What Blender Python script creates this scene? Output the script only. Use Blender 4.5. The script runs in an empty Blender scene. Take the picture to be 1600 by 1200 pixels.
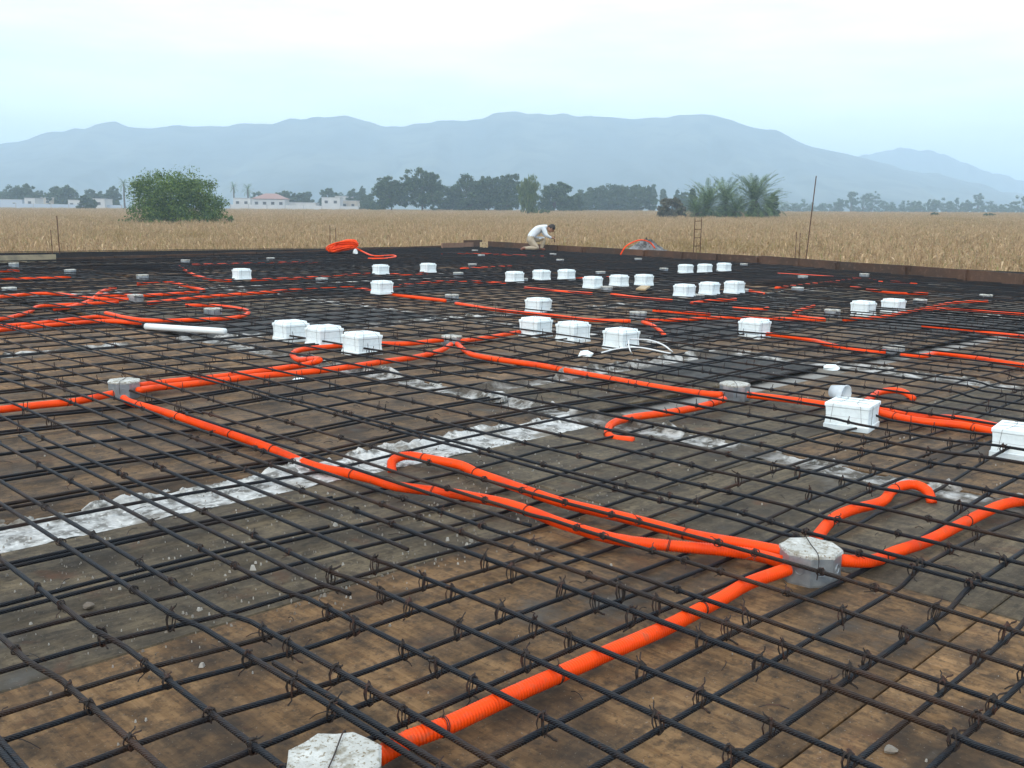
import bpy, math, random
import numpy as np
from mathutils import Matrix, Vector
random.seed(7); rng = np.random.default_rng(7)
S = bpy.context.scene
C = S.collection

# ------------------------------------------------------------------ camera
FPX, CAMH, TILT, YH = 1513.0, 0.95, 0.016, 340.0
def cdir(u, v): return np.array([(u-800)/FPX, -(v-600)/FPX, -1.0])
_n = np.cross(cdir(800, YH), cdir(2300, YH+1500*TILT)); _n /= np.linalg.norm(_n)
if _n[1] < 0: _n = -_n
_z = np.array([0, 0, -1.0]); _fw = _z-_n*(_z@_n); _fw /= np.linalg.norm(_fw)
_rt = np.cross(_fw, _n)
_c = math.cos(math.radians(45))
RW = np.array([_fw*_c+_rt*_c, _fw*_c-_rt*_c, _n])      # camera -> world; x runs right-away, y left-away
cam = bpy.data.cameras.new('camera'); cam.sensor_width = 36; cam.lens = FPX/1600*36
cam.clip_start = 0.05; cam.clip_end = 12000
co = bpy.data.objects.new('camera', cam); C.objects.link(co)
co.matrix_world = Matrix.Translation((0, 0, CAMH)) @ Matrix([list(r) for r in RW]).to_4x4()
S.camera = co

# ------------------------------------------------------------------ sky, sun, exposure
SUN_AZ = math.atan2(-0.95, -0.35); SUN_EL = math.radians(30)    # x, y of the direction towards the sun: behind the camera
W = bpy.data.worlds.new('World'); S.world = W; W.use_nodes = True
nt = W.node_tree; nt.nodes.clear()
def N(nt, t, **k):
    n = nt.nodes.new(t)
    for a, b in k.items(): setattr(n, a, b)
    return n
out = N(nt, 'ShaderNodeOutputWorld'); bg = N(nt, 'ShaderNodeBackground'); bg.inputs[1].default_value = 0.1
sky = N(nt, 'ShaderNodeTexSky', sky_type='NISHITA', sun_disc=False, sun_elevation=SUN_EL, sun_rotation=SUN_AZ)
sky.air_density = 1.0; sky.dust_density = 2.0; sky.ozone_density = 1.5
tc = N(nt, 'ShaderNodeTexCoord'); mp = N(nt, 'ShaderNodeMapping'); mp.inputs['Scale'].default_value = (1.6, 1.6, 9)
no = N(nt, 'ShaderNodeTexNoise'); no.inputs['Scale'].default_value = 2.2; no.inputs['Detail'].default_value = 6; no.inputs['Roughness'].default_value = .55
rp = N(nt, 'ShaderNodeValToRGB'); e = rp.color_ramp.elements
e[0].position = .34; e[0].color = (.66,)*3+(1,); e[1].position = .66; e[1].color = (1,)*3+(1,)
mx = N(nt, 'ShaderNodeMixRGB'); mx.inputs[2].default_value = (13.2, 14.3, 15.1, 1)
L = nt.links.new
L(tc.outputs['Generated'], mp.inputs[0]); L(mp.outputs[0], no.inputs[0]); L(no.outputs[0], rp.inputs[0])
L(rp.outputs[0], mx.inputs[0]); L(sky.outputs[0], mx.inputs[1]); L(mx.outputs[0], bg.inputs[0]); L(bg.outputs[0], out.inputs[0])
sl = bpy.data.lights.new('sun', 'SUN'); sl.energy = 1.5; sl.angle = math.radians(16); sl.color = (1, .94, .84)
so = bpy.data.objects.new('sun', sl); C.objects.link(so)
_sd = Vector((math.sin(SUN_AZ)*math.cos(SUN_EL), math.cos(SUN_AZ)*math.cos(SUN_EL), math.sin(SUN_EL)))
_sd = Vector((-0.95, -0.35, 0)).normalized()*math.cos(SUN_EL)+Vector((0, 0, math.sin(SUN_EL)))
so.rotation_euler = _sd.to_track_quat('Z', 'Y').to_euler()
sky.sun_rotation = math.atan2(_sd.x, _sd.y)
vs = S.view_settings; vs.view_transform = 'Standard'; vs.look = 'None'; vs.exposure = 0.42; vs.gamma = 1; vs.use_curve_mapping = False
cy = S.cycles; cy.use_denoising = True; cy.max_bounces = 6; cy.diffuse_bounces = 3; cy.volume_bounces = 3; cy.transparent_max_bounces = 8
try: cy.denoiser = 'OPENIMAGEDENOISE'
except Exception: pass

# ------------------------------------------------------------------ placing
def at(u, v, z=0.0):
    d = RW @ cdir(u, v); s = (z-CAMH)/d[2]; return np.array([d[0]*s, d[1]*s, z])
def lat(u, F): d = cdir(u, 325); return F*(d@_rt)/(d@_fw)
def FL(F, l): return np.array([(F+l)*_c, (F-l)*_c])            # forward / lateral -> world x, y
def gz(F, l):
    l = np.clip(l, -260, 260); Fc = np.minimum(F, 372)
    return -2.7+0.0132*Fc+0.011*l*np.clip(F/60, 0, 1)
def gp(u, F):
    l = lat(u, F); p = FL(F, l); return np.array([p[0], p[1], float(gz(F, l))])
def topz(u, v, F): d = cdir(u, v); return CAMH+F*(d@_n)/(d@_fw)
def pw(px, F): return px*F/FPX                                  # pixels -> metres at depth F

# ------------------------------------------------------------------ meshes
class MB:
    def __init__(s): s.v = []; s.f = []
    def add(s, v, f):
        o = len(s.v); s.v += [tuple(map(float, p)) for p in v]; s.f += [tuple(i+o for i in q) for q in f]; return s
    def box(s, a, b):
        x0, y0, z0 = a; x1, y1, z1 = b
        return s.add([(x0,y0,z0),(x1,y0,z0),(x1,y1,z0),(x0,y1,z0),(x0,y0,z1),(x1,y0,z1),(x1,y1,z1),(x0,y1,z1)],
                     [(0,3,2,1),(4,5,6,7),(0,1,5,4),(1,2,6,5),(2,3,7,6),(3,0,4,7)])
    def rings(s, rs, cap=True, closed=False):
        n = len(rs[0]); v = [p for r in rs for p in r]; f = []
        m = len(rs)
        for i in range(m if closed else m-1):
            a = i*n; b = ((i+1) % m)*n
            for j in range(n): k = (j+1) % n; f.append((a+j, a+k, b+k, b+j))
        if cap and not closed: f.append(tuple(range(n-1, -1, -1))); f.append(tuple((m-1)*n+j for j in range(n)))
        return s.add(v, f)
    def tube(s, pts, r, n=6, cap=True, closed=False):
        P = np.asarray(pts, float); m = len(P); r = np.broadcast_to(np.asarray(r, float), (m,))
        T = (np.roll(P, -1, 0)-np.roll(P, 1, 0)) if closed else np.gradient(P, axis=0)
        T /= np.linalg.norm(T, axis=1)[:, None]+1e-12
        ref = np.array([0, 0, 1.0]) if abs(T[:, 2]).mean() < .8 else np.array([1.0, 0, 0])
        A = np.cross(T, ref); A /= np.linalg.norm(A, axis=1)[:, None]+1e-12
        B = np.cross(A, T)
        th = np.arange(n)*2*math.pi/n
        R = P[:, None]+r[:, None, None]*(A[:, None]*np.cos(th)[None, :, None]+B[:, None]*np.sin(th)[None, :, None])
        return s.rings([list(map(tuple, q)) for q in R], cap, closed)
    def mesh(s, name, smooth=False):
        me = bpy.data.meshes.new(name); me.from_pydata(s.v, [], s.f); me.update()
        if smooth: me.polygons.foreach_set('use_smooth', [True]*len(me.polygons))
        return me
    def build(s, name, mat, parent=None, smooth=False, loc=None):
        return link(name, s.mesh(name, smooth), mat, parent, loc)
def link(name, me, mat=None, parent=None, loc=None):
    if mat is not None and not me.materials: me.materials.append(mat)
    o = bpy.data.objects.new(name, me); C.objects.link(o)
    if parent is not None: o.parent = parent
    if loc is not None: o.location = loc
    return o
def npmesh(name, V, Q, smooth=False):
    me = bpy.data.meshes.new(name); V = np.asarray(V, np.float32); Q = np.asarray(Q, np.int32); k = Q.shape[1]
    me.vertices.add(len(V)); me.vertices.foreach_set('co', V.ravel())
    me.loops.add(Q.size); me.loops.foreach_set('vertex_index', Q.ravel())
    me.polygons.add(len(Q)); me.polygons.foreach_set('loop_start', np.arange(len(Q), dtype=np.int32)*k)
    if smooth: me.polygons.foreach_set('use_smooth', [True]*len(Q))
    me.update(calc_edges=True); me.validate(); return me
def tag(o, label, cat, group=None):
    o['label'] = label; o['category'] = cat
    if group: o['group'] = group
    return o
def thing(name, label, cat, loc=(0, 0, 0), rz=0, group=None):
    o = bpy.data.objects.new(name, None); o.empty_display_size = .1; C.objects.link(o)
    o.location = tuple(map(float, loc)); o.rotation_euler = (0, 0, rz); return tag(o, label, cat, group)
def spline(pts, step):
    P = np.asarray(pts, float); n = len(P)
    if n < 3:
        k = max(2, int(np.linalg.norm(P[-1]-P[0])/step)+1); return P[0]+(P[-1]-P[0])*np.linspace(0, 1, k)[:, None]
    Q = np.vstack([2*P[0]-P[1], P, 2*P[-1]-P[-2]]); out = []
    for i in range(n-1):
        a, b, c, d = Q[i:i+4]; k = max(2, int(np.linalg.norm(c-b)/step)+1)
        t = np.linspace(0, 1, k, endpoint=False)[:, None]
        out.append(.5*((2*b)+(c-a)*t+(2*a-5*b+4*c-d)*t**2+(3*b-a-3*c+d)*t**3))
    return np.vstack(out+[P[-1:]])
def resample(P, step):
    d = np.r_[0, np.cumsum(np.linalg.norm(np.diff(P, axis=0), axis=1))]; k = max(2, int(d[-1]/step)+1)
    s = np.linspace(0, d[-1], k); return np.stack([np.interp(s, d, P[:, i]) for i in range(3)], 1)

# ------------------------------------------------------------------ materials
def mat(name, col, rough=.8, metal=0, vary=None, bump=None, spec=.5):
    """vary = list of (scale, colour, lo, hi) noise blotches laid over the colour; bump = (scale, strength, distance)"""
    m = bpy.data.materials.new(name); m.use_nodes = True; t = m.node_tree; b = t.nodes['Principled BSDF']
    b.inputs['Roughness'].default_value = rough; b.inputs['Metallic'].default_value = metal
    b.inputs['Specular IOR Level'].default_value = spec; b.inputs['Base Color'].default_value = (*col, 1)
    tcn = N(t, 'ShaderNodeNewGeometry'); last = None
    for sc, c2, lo, hi in (vary or []):
        n = N(t, 'ShaderNodeTexNoise'); n.inputs['Scale'].default_value = sc; n.inputs['Detail'].default_value = 5
        t.links.new(tcn.outputs['Position'], n.inputs['Vector'])
        mr = N(t, 'ShaderNodeMapRange'); mr.inputs[1].default_value = lo; mr.inputs[2].default_value = hi
        t.links.new(n.outputs[0], mr.inputs[0])
        x = N(t, 'ShaderNodeMixRGB'); x.inputs[1].default_value = (*col, 1); x.inputs[2].default_value = (*c2, 1)
        if last is not None: t.links.new(last, x.inputs[1])
        t.links.new(mr.outputs[0], x.inputs[0]); last = x.outputs[0]
    if last is not None: t.links.new(last, b.inputs['Base Color'])
    if bump:
        n = N(t, 'ShaderNodeTexNoise'); n.inputs['Scale'].default_value = bump[0]; n.inputs['Detail'].default_value = 6
        t.links.new(tcn.outputs['Position'], n.inputs['Vector'])
        bp = N(t, 'ShaderNodeBump'); bp.inputs['Strength'].default_value = bump[1]; bp.inputs['Distance'].default_value = bump[2]
        t.links.new(n.outputs[0], bp.inputs['Height']); t.links.new(bp.outputs[0], b.inputs['Normal'])
    return m
def island_mat(name, c1, c2, rough=.7, extra=None, trans=0.25, big=None):
    """foliage: colour varies from leaf to leaf; big = (scale, colour, lo, hi) slow drift over the place"""
    m = bpy.data.materials.new(name); m.use_nodes = True; t = m.node_tree; b = t.nodes['Principled BSDF']
    b.inputs['Roughness'].default_value = rough; b.inputs['Specular IOR Level'].default_value = .25
    g = N(t, 'ShaderNodeNewGeometry'); r = N(t, 'ShaderNodeValToRGB'); e = r.color_ramp.elements
    e[0].color = (*c1, 1); e[1].color = (*c2, 1)
    if extra:
        for p, c in extra: x = e.new(p); x.color = (*c, 1)
    t.links.new(g.outputs['Random Per Island'], r.inputs[0]); col = r.outputs[0]
    if big:
        n = N(t, 'ShaderNodeTexNoise'); n.inputs['Scale'].default_value = big[0]; n.inputs['Detail'].default_value = 4
        t.links.new(g.outputs['Position'], n.inputs['Vector'])
        mr = N(t, 'ShaderNodeMapRange'); mr.inputs[1].default_value = big[2]; mr.inputs[2].default_value = big[3]; mr.inputs[4].default_value = .75
        t.links.new(n.outputs[0], mr.inputs[0])
        x = N(t, 'ShaderNodeMixRGB'); x.inputs[2].default_value = (*big[1], 1)
        t.links.new(col, x.inputs[1]); t.links.new(mr.outputs[0], x.inputs[0]); col = x.outputs[0]
    t.links.new(col, b.inputs['Base Color'])
    tr = N(t, 'ShaderNodeBsdfTranslucent'); t.links.new(col, tr.inputs[0])
    ms = N(t, 'ShaderNodeMixShader'); ms.inputs[0].default_value = trans
    o = t.nodes['Material Output']; t.links.new(b.outputs[0], ms.inputs[1]); t.links.new(tr.outputs[0], ms.inputs[2]); t.links.new(ms.outputs[0], o.inputs[0])
    return m
def ply_mat(name, c_a, c_b, c_dirt, rot):
    m = bpy.data.materials.new(name); m.use_nodes = True; t = m.node_tree; b = t.nodes['Principled BSDF']; lk = t.links.new
    g = N(t, 'ShaderNodeNewGeometry'); oi = N(t, 'ShaderNodeObjectInfo')
    mpg = N(t, 'ShaderNodeMapping'); mpg.inputs['Scale'].default_value = (46, 2.6, 1) if rot else (2.6, 46, 1)
    va = N(t, 'ShaderNodeVectorMath', operation='ADD'); cm = N(t, 'ShaderNodeCombineXYZ')
    mu = N(t, 'ShaderNodeMath', operation='MULTIPLY'); mu.inputs[1].default_value = 37
    lk(oi.outputs['Random'], mu.inputs[0]); lk(mu.outputs[0], cm.inputs[0]); lk(mu.outputs[0], cm.inputs[1])
    lk(g.outputs['Position'], va.inputs[0]); lk(cm.outputs[0], va.inputs[1]); lk(va.outputs[0], mpg.inputs[0])
    gr = N(t, 'ShaderNodeTexNoise'); gr.inputs['Scale'].default_value = 1; gr.inputs['Detail'].default_value = 9; gr.inputs['Roughness'].default_value = .66; gr.inputs['Distortion'].default_value = .6
    lk(mpg.outputs[0], gr.inputs[0])
    x1 = N(t, 'ShaderNodeMixRGB'); x1.inputs[1].default_value = (*c_a, 1); x1.inputs[2].default_value = (*c_b, 1)
    r1 = N(t, 'ShaderNodeMapRange'); r1.inputs[1].default_value = .40; r1.inputs[2].default_value = .62
    lk(gr.outputs[0], r1.inputs[0]); lk(r1.outputs[0], x1.inputs[0])
    last = x1.outputs[0]
    for sc, c, lo, hi, mxv in ((3.2, c_dirt, .42, .66, .92), (9, c_dirt, .48, .66, .85), (28, c_dirt, .5, .64, .7), (75, c_dirt, .54, .66, .6), (1.6, (.20, .19, .17), .6, .74, .7), (140, (.30, .28, .25), .63, .69, .6), (5.5, (.11, .045, .02), .58, .7, .6)):
        n = N(t, 'ShaderNodeTexNoise'); n.inputs['Scale'].default_value = sc; n.inputs['Detail'].default_value = 6; n.inputs['Roughness'].default_value = .65
        lk(va.outputs[0], n.inputs[0]); r = N(t, 'ShaderNodeMapRange'); r.inputs[1].default_value = lo; r.inputs[2].default_value = hi; r.inputs[4].default_value = mxv
        lk(n.outputs[0], r.inputs[0]); x = N(t, 'ShaderNodeMixRGB'); x.inputs[2].default_value = (*c, 1)
        lk(last, x.inputs[1]); lk(r.outputs[0], x.inputs[0]); last = x.outputs[0]
    hs = N(t, 'ShaderNodeHueSaturation'); r = N(t, 'ShaderNodeMapRange'); r.inputs[3].default_value = .72; r.inputs[4].default_value = 1.15
    lk(oi.outputs['Random'], r.inputs[0]); lk(r.outputs[0], hs.inputs['Value']); lk(last, hs.inputs['Color']); lk(hs.outputs[0], b.inputs['Base Color'])
    b.inputs['Roughness'].default_value = .75; b.inputs['Specular IOR Level'].default_value = .3
    bp = N(t, 'ShaderNodeBump'); bp.inputs['Strength'].default_value = .4; bp.inputs['Distance'].default_value = .003
    lk(gr.outputs[0], bp.inputs['Height']); lk(bp.outputs[0], b.inputs['Normal'])
    return m
def rebar_mat(name, col, rust):
    m = mat(name, col, .55, .0, [(5, rust, .5, .72), (60, rust, .58, .74)], None, .25)
    t = m.node_tree; b = t.nodes['Principled BSDF']; g = N(t, 'ShaderNodeNewGeometry')
    w = N(t, 'ShaderNodeTexWave', bands_direction='DIAGONAL'); w.inputs['Scale'].default_value = 90; w.inputs['Distortion'].default_value = .4
    t.links.new(g.outputs['Position'], w.inputs[0])
    bp = N(t, 'ShaderNodeBump'); bp.inputs['Strength'].default_value = .8; bp.inputs['Distance'].default_value = .002
    t.links.new(w.outputs[0], bp.inputs['Height']); t.links.new(bp.outputs[0], b.inputs['Normal'])
    return m
M = dict(
    ply=ply_mat('brown_plywood', (.185, .100, .040), (.32, .185, .082), (.034, .023, .015), True),
    ply2=ply_mat('brown_plywood_across', (.165, .098, .046), (.255, .155, .078), (.036, .026, .018), False),
    plyg=ply_mat('weathered_grey_plywood', (.10, .075, .044), (.165, .127, .078), (.030, .023, .016), False),
    plyd=ply_mat('dark_wet_plywood', (.040, .040, .040), (.075, .072, .066), (.02, .02, .02), True),
    mortar=mat('pale_mortar', (.56, .56, .545), .95, 0, [(16, (.20, .195, .18), .44, .6), (60, (.74, .74, .72), .5, .7), (6, (.20, .18, .15), .56, .68)], (70, .9, .012)),
    mortar2=mat('old_grey_mortar', (.50, .49, .47), .95, 0, [(11, (.10, .09, .075), .40, .56), (40, (.50, .50, .48), .55, .7), (3, (.085, .07, .055), .46, .58)], (60, .9, .012)),
    block=mat('concrete_block', (.3, .29, .27), .95, 0, [(6, (.2, .2, .19), .4, .7)]),
    crumb=mat('mortar_crumb', (.42, .40, .36), .95, 0, [(9, (.17, .14, .11), .42, .62)]),
    bar=rebar_mat('blue_black_rebar', (.0085, .0105, .015), (.034, .018, .011)),
    rustbar=rebar_mat('rusty_rebar', (.022, .016, .014), (.06, .028, .016)),
    wire=mat('annealed_tie_wire', (.020, .014, .012), .75, 0, [(40, (.075, .026, .014), .5, .75)]),
    orange=mat('orange_corrugated_plastic', (.92, .070, .003), .5, 0, [(7, (.72, .05, .006), .48, .72), (35, (.56, .085, .03), .58, .74)], None, .22),
    foam=mat('white_foam', (.80, .88, .90), .8, 0, [(40, (.72, .79, .81), .45, .7), (4, (.66, .70, .70), .58, .75)], (300, .25, .002)),
    foamline=mat('foam_joint_line', (.62, .66, .68), .9),
    galv=mat('galvanised_steel', (.30, .33, .36), .42, .6, [(25, (.42, .45, .47), .45, .65), (9, (.20, .22, .24), .5, .75)]),
    paper=mat('gritty_cement_paper', (.45, .45, .42), .95, 0, [(60, (.26, .24, .19), .48, .62), (22, (.58, .58, .55), .5, .66), (170, (.20, .16, .10), .56, .66)], (220, .6, .005)),
    pvc=mat('white_pvc', (.75, .78, .78), .35),
    cable=mat('white_cable', (.75, .76, .76), .4),
    plank=mat('dark_stained_plank', (.065, .034, .021), .8, 0, [(2.5, (.05, .032, .024), .4, .65), (12, (.13, .08, .05), .55, .75), (.7, (.12, .06, .035), .5, .7)], (40, .5, .01)),
    plankr=mat('reddish_plank', (.26, .15, .10), .8, 0, [(6, (.17, .10, .07), .45, .7)]),
    plankp=mat('pale_plank', (.36, .30, .20), .85, 0, [(6, (.22, .19, .14), .45, .7)]),
    wood=mat('fresh_timber', (.45, .34, .20), .8, 0, [(12, (.3, .2, .11), .45, .7)]),
    rust=mat('rusty_steel', (.10, .05, .032), .8, .2),
    gravel=mat('grey_gravel', (.17, .17, .175), .95, 0, [(3, (.07, .07, .07), .45, .6), (20, (.28, .28, .28), .5, .7)]),
    soil=mat('dry_field_soil', (.36, .27, .17), .95, 0, [(.05, (.22, .19, .10), .4, .65), (1.2, (.16, .12, .07), .45, .7)]),
    bark=mat('bark', (.10, .075, .055), .9, 0, [(2, (.06, .045, .035), .4, .7)]),
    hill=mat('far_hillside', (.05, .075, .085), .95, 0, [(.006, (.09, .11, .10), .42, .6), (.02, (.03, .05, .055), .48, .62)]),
    skin=mat('skin', (.36, .19, .12), .6), shirt=mat('white_shirt', (.72, .76, .8), .9, 0, [(9, (.6, .66, .72), .45, .7)]),
    trouser=mat('khaki_trousers', (.42, .35, .26), .9, 0, [(8, (.3, .25, .18), .45, .7)]), hair=mat('dark_hair', (.018, .013, .011), .6),
    shoe=mat('brown_shoe', (.20, .085, .06), .7), dark=mat('dark_opening', (.03, .03, .035), .4),
)

# ------------------------------------------------------------------ ground, hills
us = np.array([-3900, -1500, -900, -600, -420, -300, -200, -130, -80, -45, -20, 0, 20, 45, 80, 130, 200, 300, 420, 600, 900, 1500, 3900.])
fs = np.array([-3900, -1200, -500, -200, -80, -30, 0, 15, 30, 45, 60, 90, 130, 180, 240, 300, 350, 372, 400, 500, 700, 1000, 1500, 3900.])
V = []
for f in fs:
    for u in us: p = FL(f, u); V.append((p[0], p[1], float(gz(max(f, 0), u))))
nu = len(us); Q = [(i*nu+j, i*nu+j+1, (i+1)*nu+j+1, (i+1)*nu+j) for i in range(len(fs)-1) for j in range(nu-1)]
o = link('ground', npmesh('ground', V, Q), M['soil']); o['kind'] = 'structure'
ridge = [(-500,235),(-300,215),(-120,228),(0,222),(40,218),(70,207),(95,203),(130,200),(160,191),(185,185),(205,192),(245,197),(275,190),(330,191),(430,190),(455,184),(490,180),(525,175),(560,180),(600,192),(628,195),(650,186),(700,184),(750,182),(770,173),(800,168),(850,176),(890,174),(950,175),(985,181),(1040,176),(1095,172),(1115,174),(1145,190),(1165,198),(1200,197),(1225,210),(1250,221),(1290,230),(1330,239),(1400,256),(1480,275),(1560,296),(1650,312),(1800,322),(2100,330)]
ridge2 = [(900,322),(1100,300),(1200,270),(1330,240),(1360,236),(1382,231),(1402,223),(1428,230),(1450,232),(1475,241),(1500,251),(1530,263),(1570,273),(1600,283),(1680,296),(1800,290),(2000,305),(2200,322)]
def hills(name, prof, F0, F1, F2, seed):
    r = np.random.default_rng(seed); pu, pv = np.array(prof).T
    cols = np.linspace(pu[0], pu[-1], 300); vv = np.interp(cols, pu, pv)
    vv = vv+np.interp(cols, np.linspace(pu[0], pu[-1], 150), r.normal(0, 1.4, 150))
    rows = 34; V = []
    ph = r.uniform(0, 6, 6)
    for i in range(rows+1):
        t = i/rows
        for u, v in zip(cols, vv):
            H = max(topz(u, v, F1)-3, .5)
            if t <= .7:
                s = t/.7; F = F0+(F1-F0)*s
                spur = sum(math.sin(u*k+ph[j]+2.2*math.sin(s*2+ph[j]))/(j+1.3) for j, k in enumerate((.017, .041, .083, .15)))
                h = H*(s**1.25)*(1+.26*spur*math.sin(math.pi*s))
                F += 110*spur*math.sin(math.pi*s)
            else: s = (t-.7)/.3; F = F1+(F2-F1)*s; h = H*(1-s)**1.2
            p = FL(F, lat(u, F1)*(.55+.45*F/F1)); V.append((p[0], p[1], 1.0+h))
    n = len(cols); Q = [(i*n+j, i*n+j+1, (i+1)*n+j+1, (i+1)*n+j) for i in range(rows) for j in range(n-1)]
    o = link(name, npmesh(name, V, Q, True), M['hill']); o['kind'] = 'structure'; return o
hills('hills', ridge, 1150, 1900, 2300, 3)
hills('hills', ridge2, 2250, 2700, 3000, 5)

# ------------------------------------------------------------------ the slab outline
EDGE_R = [at(u, v)[:2] for u, v in ((2400, 512), (1600, 449), (1200, 416), (885, 396), (762, 388))]
EDGE_L = [at(u, v)[:2] for u, v in ((762, 388), (690, 389), (400, 401), (88, 411), (0, 413))]; EDGE_L.append(np.array([-3, EDGE_L[-1][1]-1.6]))
_er = np.array(EDGE_R); _el = np.array(EDGE_L)
def xmax(y): return np.interp(y, _er[:, 1], _er[:, 0]) if y < _er[-1, 1] else _er[-1, 0]
def ymax(x): return np.interp(x, _el[::-1, 0], _el[::-1, 1]) if x < _el[0, 0] else _el[0, 1]
XMIN = YMIN = -1.6
# ------------------------------------------------------------------ building body, walls, plywood
deck = MB()
poly = [(XMIN, YMIN), (float(_er[0, 0]), YMIN)]+[tuple(p) for p in EDGE_R[1:]]+[tuple(p) for p in EDGE_L[1:]]
poly = [(float(a), float(b)) for a, b in poly if b >= YMIN-.01 and a >= -3.1]
poly.append((XMIN-1.4, YMIN)) if poly[-1][0] < XMIN else None
deck.add([(x, y, -.05) for x, y in poly]+[(x, y, -2.75) for x, y in poly],
         [tuple(range(len(poly)))]+[(i, len(poly)+i, len(poly)+(i+1) % len(poly), (i+1) % len(poly)) for i in range(len(poly))])
deck_o = deck.build('formwork_deck', M['block']); deck_o['kind'] = 'structure'

WX = [(3.42, 3.57), (6.02, 6.20), (10.6, 10.84), (14.6, 14.84)]      # walls across x, running along y
WY = [(2.85, 3.10), (6.72, 6.90), (11.4, 11.64), (16.2, 16.44)]      # walls along x
def hsh(a, b): return (math.sin(a*12.9898+b*78.233)*43758.5453) % 1
def vnoise(x, y):
    xi, yi = math.floor(x), math.floor(y); fx, fy = x-xi, y-yi; fx = fx*fx*(3-2*fx); fy = fy*fy*(3-2*fy)
    a = hsh(xi, yi)*(1-fx)+hsh(xi+1, yi)*fx; b = hsh(xi, yi+1)*(1-fx)+hsh(xi+1, yi+1)*fx; return a*(1-fy)+b*fy
def wall_strip(axis, lo, hi, s0, s1, label, ridge_h=.035, step=.03):
    t = thing('block_wall', label, 'wall', (0, 0, 0))
    m = MB(); n = max(2, int((s1-s0)/step)); k = 12; V = []
    for i in range(n+1):
        s = s0+(s1-s0)*i/n
        for j in range(k+1):
            w = lo+(hi-lo)*j/k
            q = vnoise(s*9, w*9)*.5+vnoise(s*24, w*24)*.3+vnoise(s*60, w*60)*.2
            rd = max(0, 1-abs(j/k-(.80+.10*math.sin(s*3)))/.16)*max(0, vnoise(s*5+40, 3)*1.6-.35)
            z = -.014+.022*q+ridge_h*rd*(.3+1.3*q)
            V.append((s, w, z) if axis == 'x' else (w, s, z))
    Q = [(i*(k+1)+j, (i+1)*(k+1)+j, (i+1)*(k+1)+j+1, i*(k+1)+j+1) for i in range(n) for j in range(k)]
    if axis != 'x': Q = [q[::-1] for q in Q]
    link('mortar_bed', npmesh('mortar_bed', V, Q, False), M['mortar' if axis == 'x' and s1 < 4 else 'mortar2'], t)
    lm = MB(); r_ = random.Random(int(s0*100+lo*1000)); nl = int((s1-s0)*(20 if hi-lo > .2 else 9))
    for i in range(nl):
        sx = s0+(s1-s0)*r_.random(); wy = hi-.02+r_.gauss(0, .022); q = abs(r_.gauss(0, .010))+.005; rings_ = []
        for k, (kr, kz) in enumerate(((1.1, -.3), (1.15, .25), (.8, .75), (.3, 1.0))):
            rings_.append([(sx+q*kr*r_.uniform(.6, 1.4)*2.0*math.cos(a_*.8976), wy+q*kr*r_.uniform(.6, 1.3)*math.sin(a_*.8976), -.004+q*kz*r_.uniform(.8, 1.7)) for a_ in range(7)])
        if axis != 'x': rings_ = [[(y_, x_, z_) for x_, y_, z_ in g_][::-1] for g_ in rings_]
        lm.rings(rings_)
    lo_ = lm.build('mortar_lumps', M['mortar' if axis == 'x' and s1 < 4 else 'mortar2'], t); lo_['kind'] = 'stuff'
    b = MB()
    if axis == 'x': b.box((s0, lo, -.045), (s1, hi, -.02))
    else: b.box((lo, s0, -.045), (hi, s1, -.02))
    b.build('wall_top', M['block'], t); return t
wall_strip('x', 2.85, 3.10, -1.2, 3.42, 'mortar covered wall top running left below the nearest wide mat of bars', .05, .018)
wall_strip('y', 3.42, 3.57, -1.2, 6.72, 'pale wall top running right from the middle, behind the large junction box', .04, .022)
wall_strip('x', 3.80, 3.94, 3.57, 6.02, 'short crumbling wall top between the three middle foam boxes and open bay', .05)
wall_strip('y', 6.02, 6.20, -1.2, 11.4, 'long pale wall top beyond the transparent cup on the right', .03, .04)
wall_strip('x', 6.72, 6.90, -1.2, 6.02, 'pale wall top beside the loose white pipe on the left', .03, .04)
wall_strip('x', 6.72, 6.90, 6.20, 16, 'far wall top running away past the right pair of foam boxes', .03, .06)
wall_strip('y', 10.6, 10.84, -1, 16.2, 'far wall top behind the rows of foam boxes on the right', .02, .08)
wall_strip('x', 11.4, 11.64, -1, 10.6, 'far wall top on the left behind the tangle of conduit', .02, .08)

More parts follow.
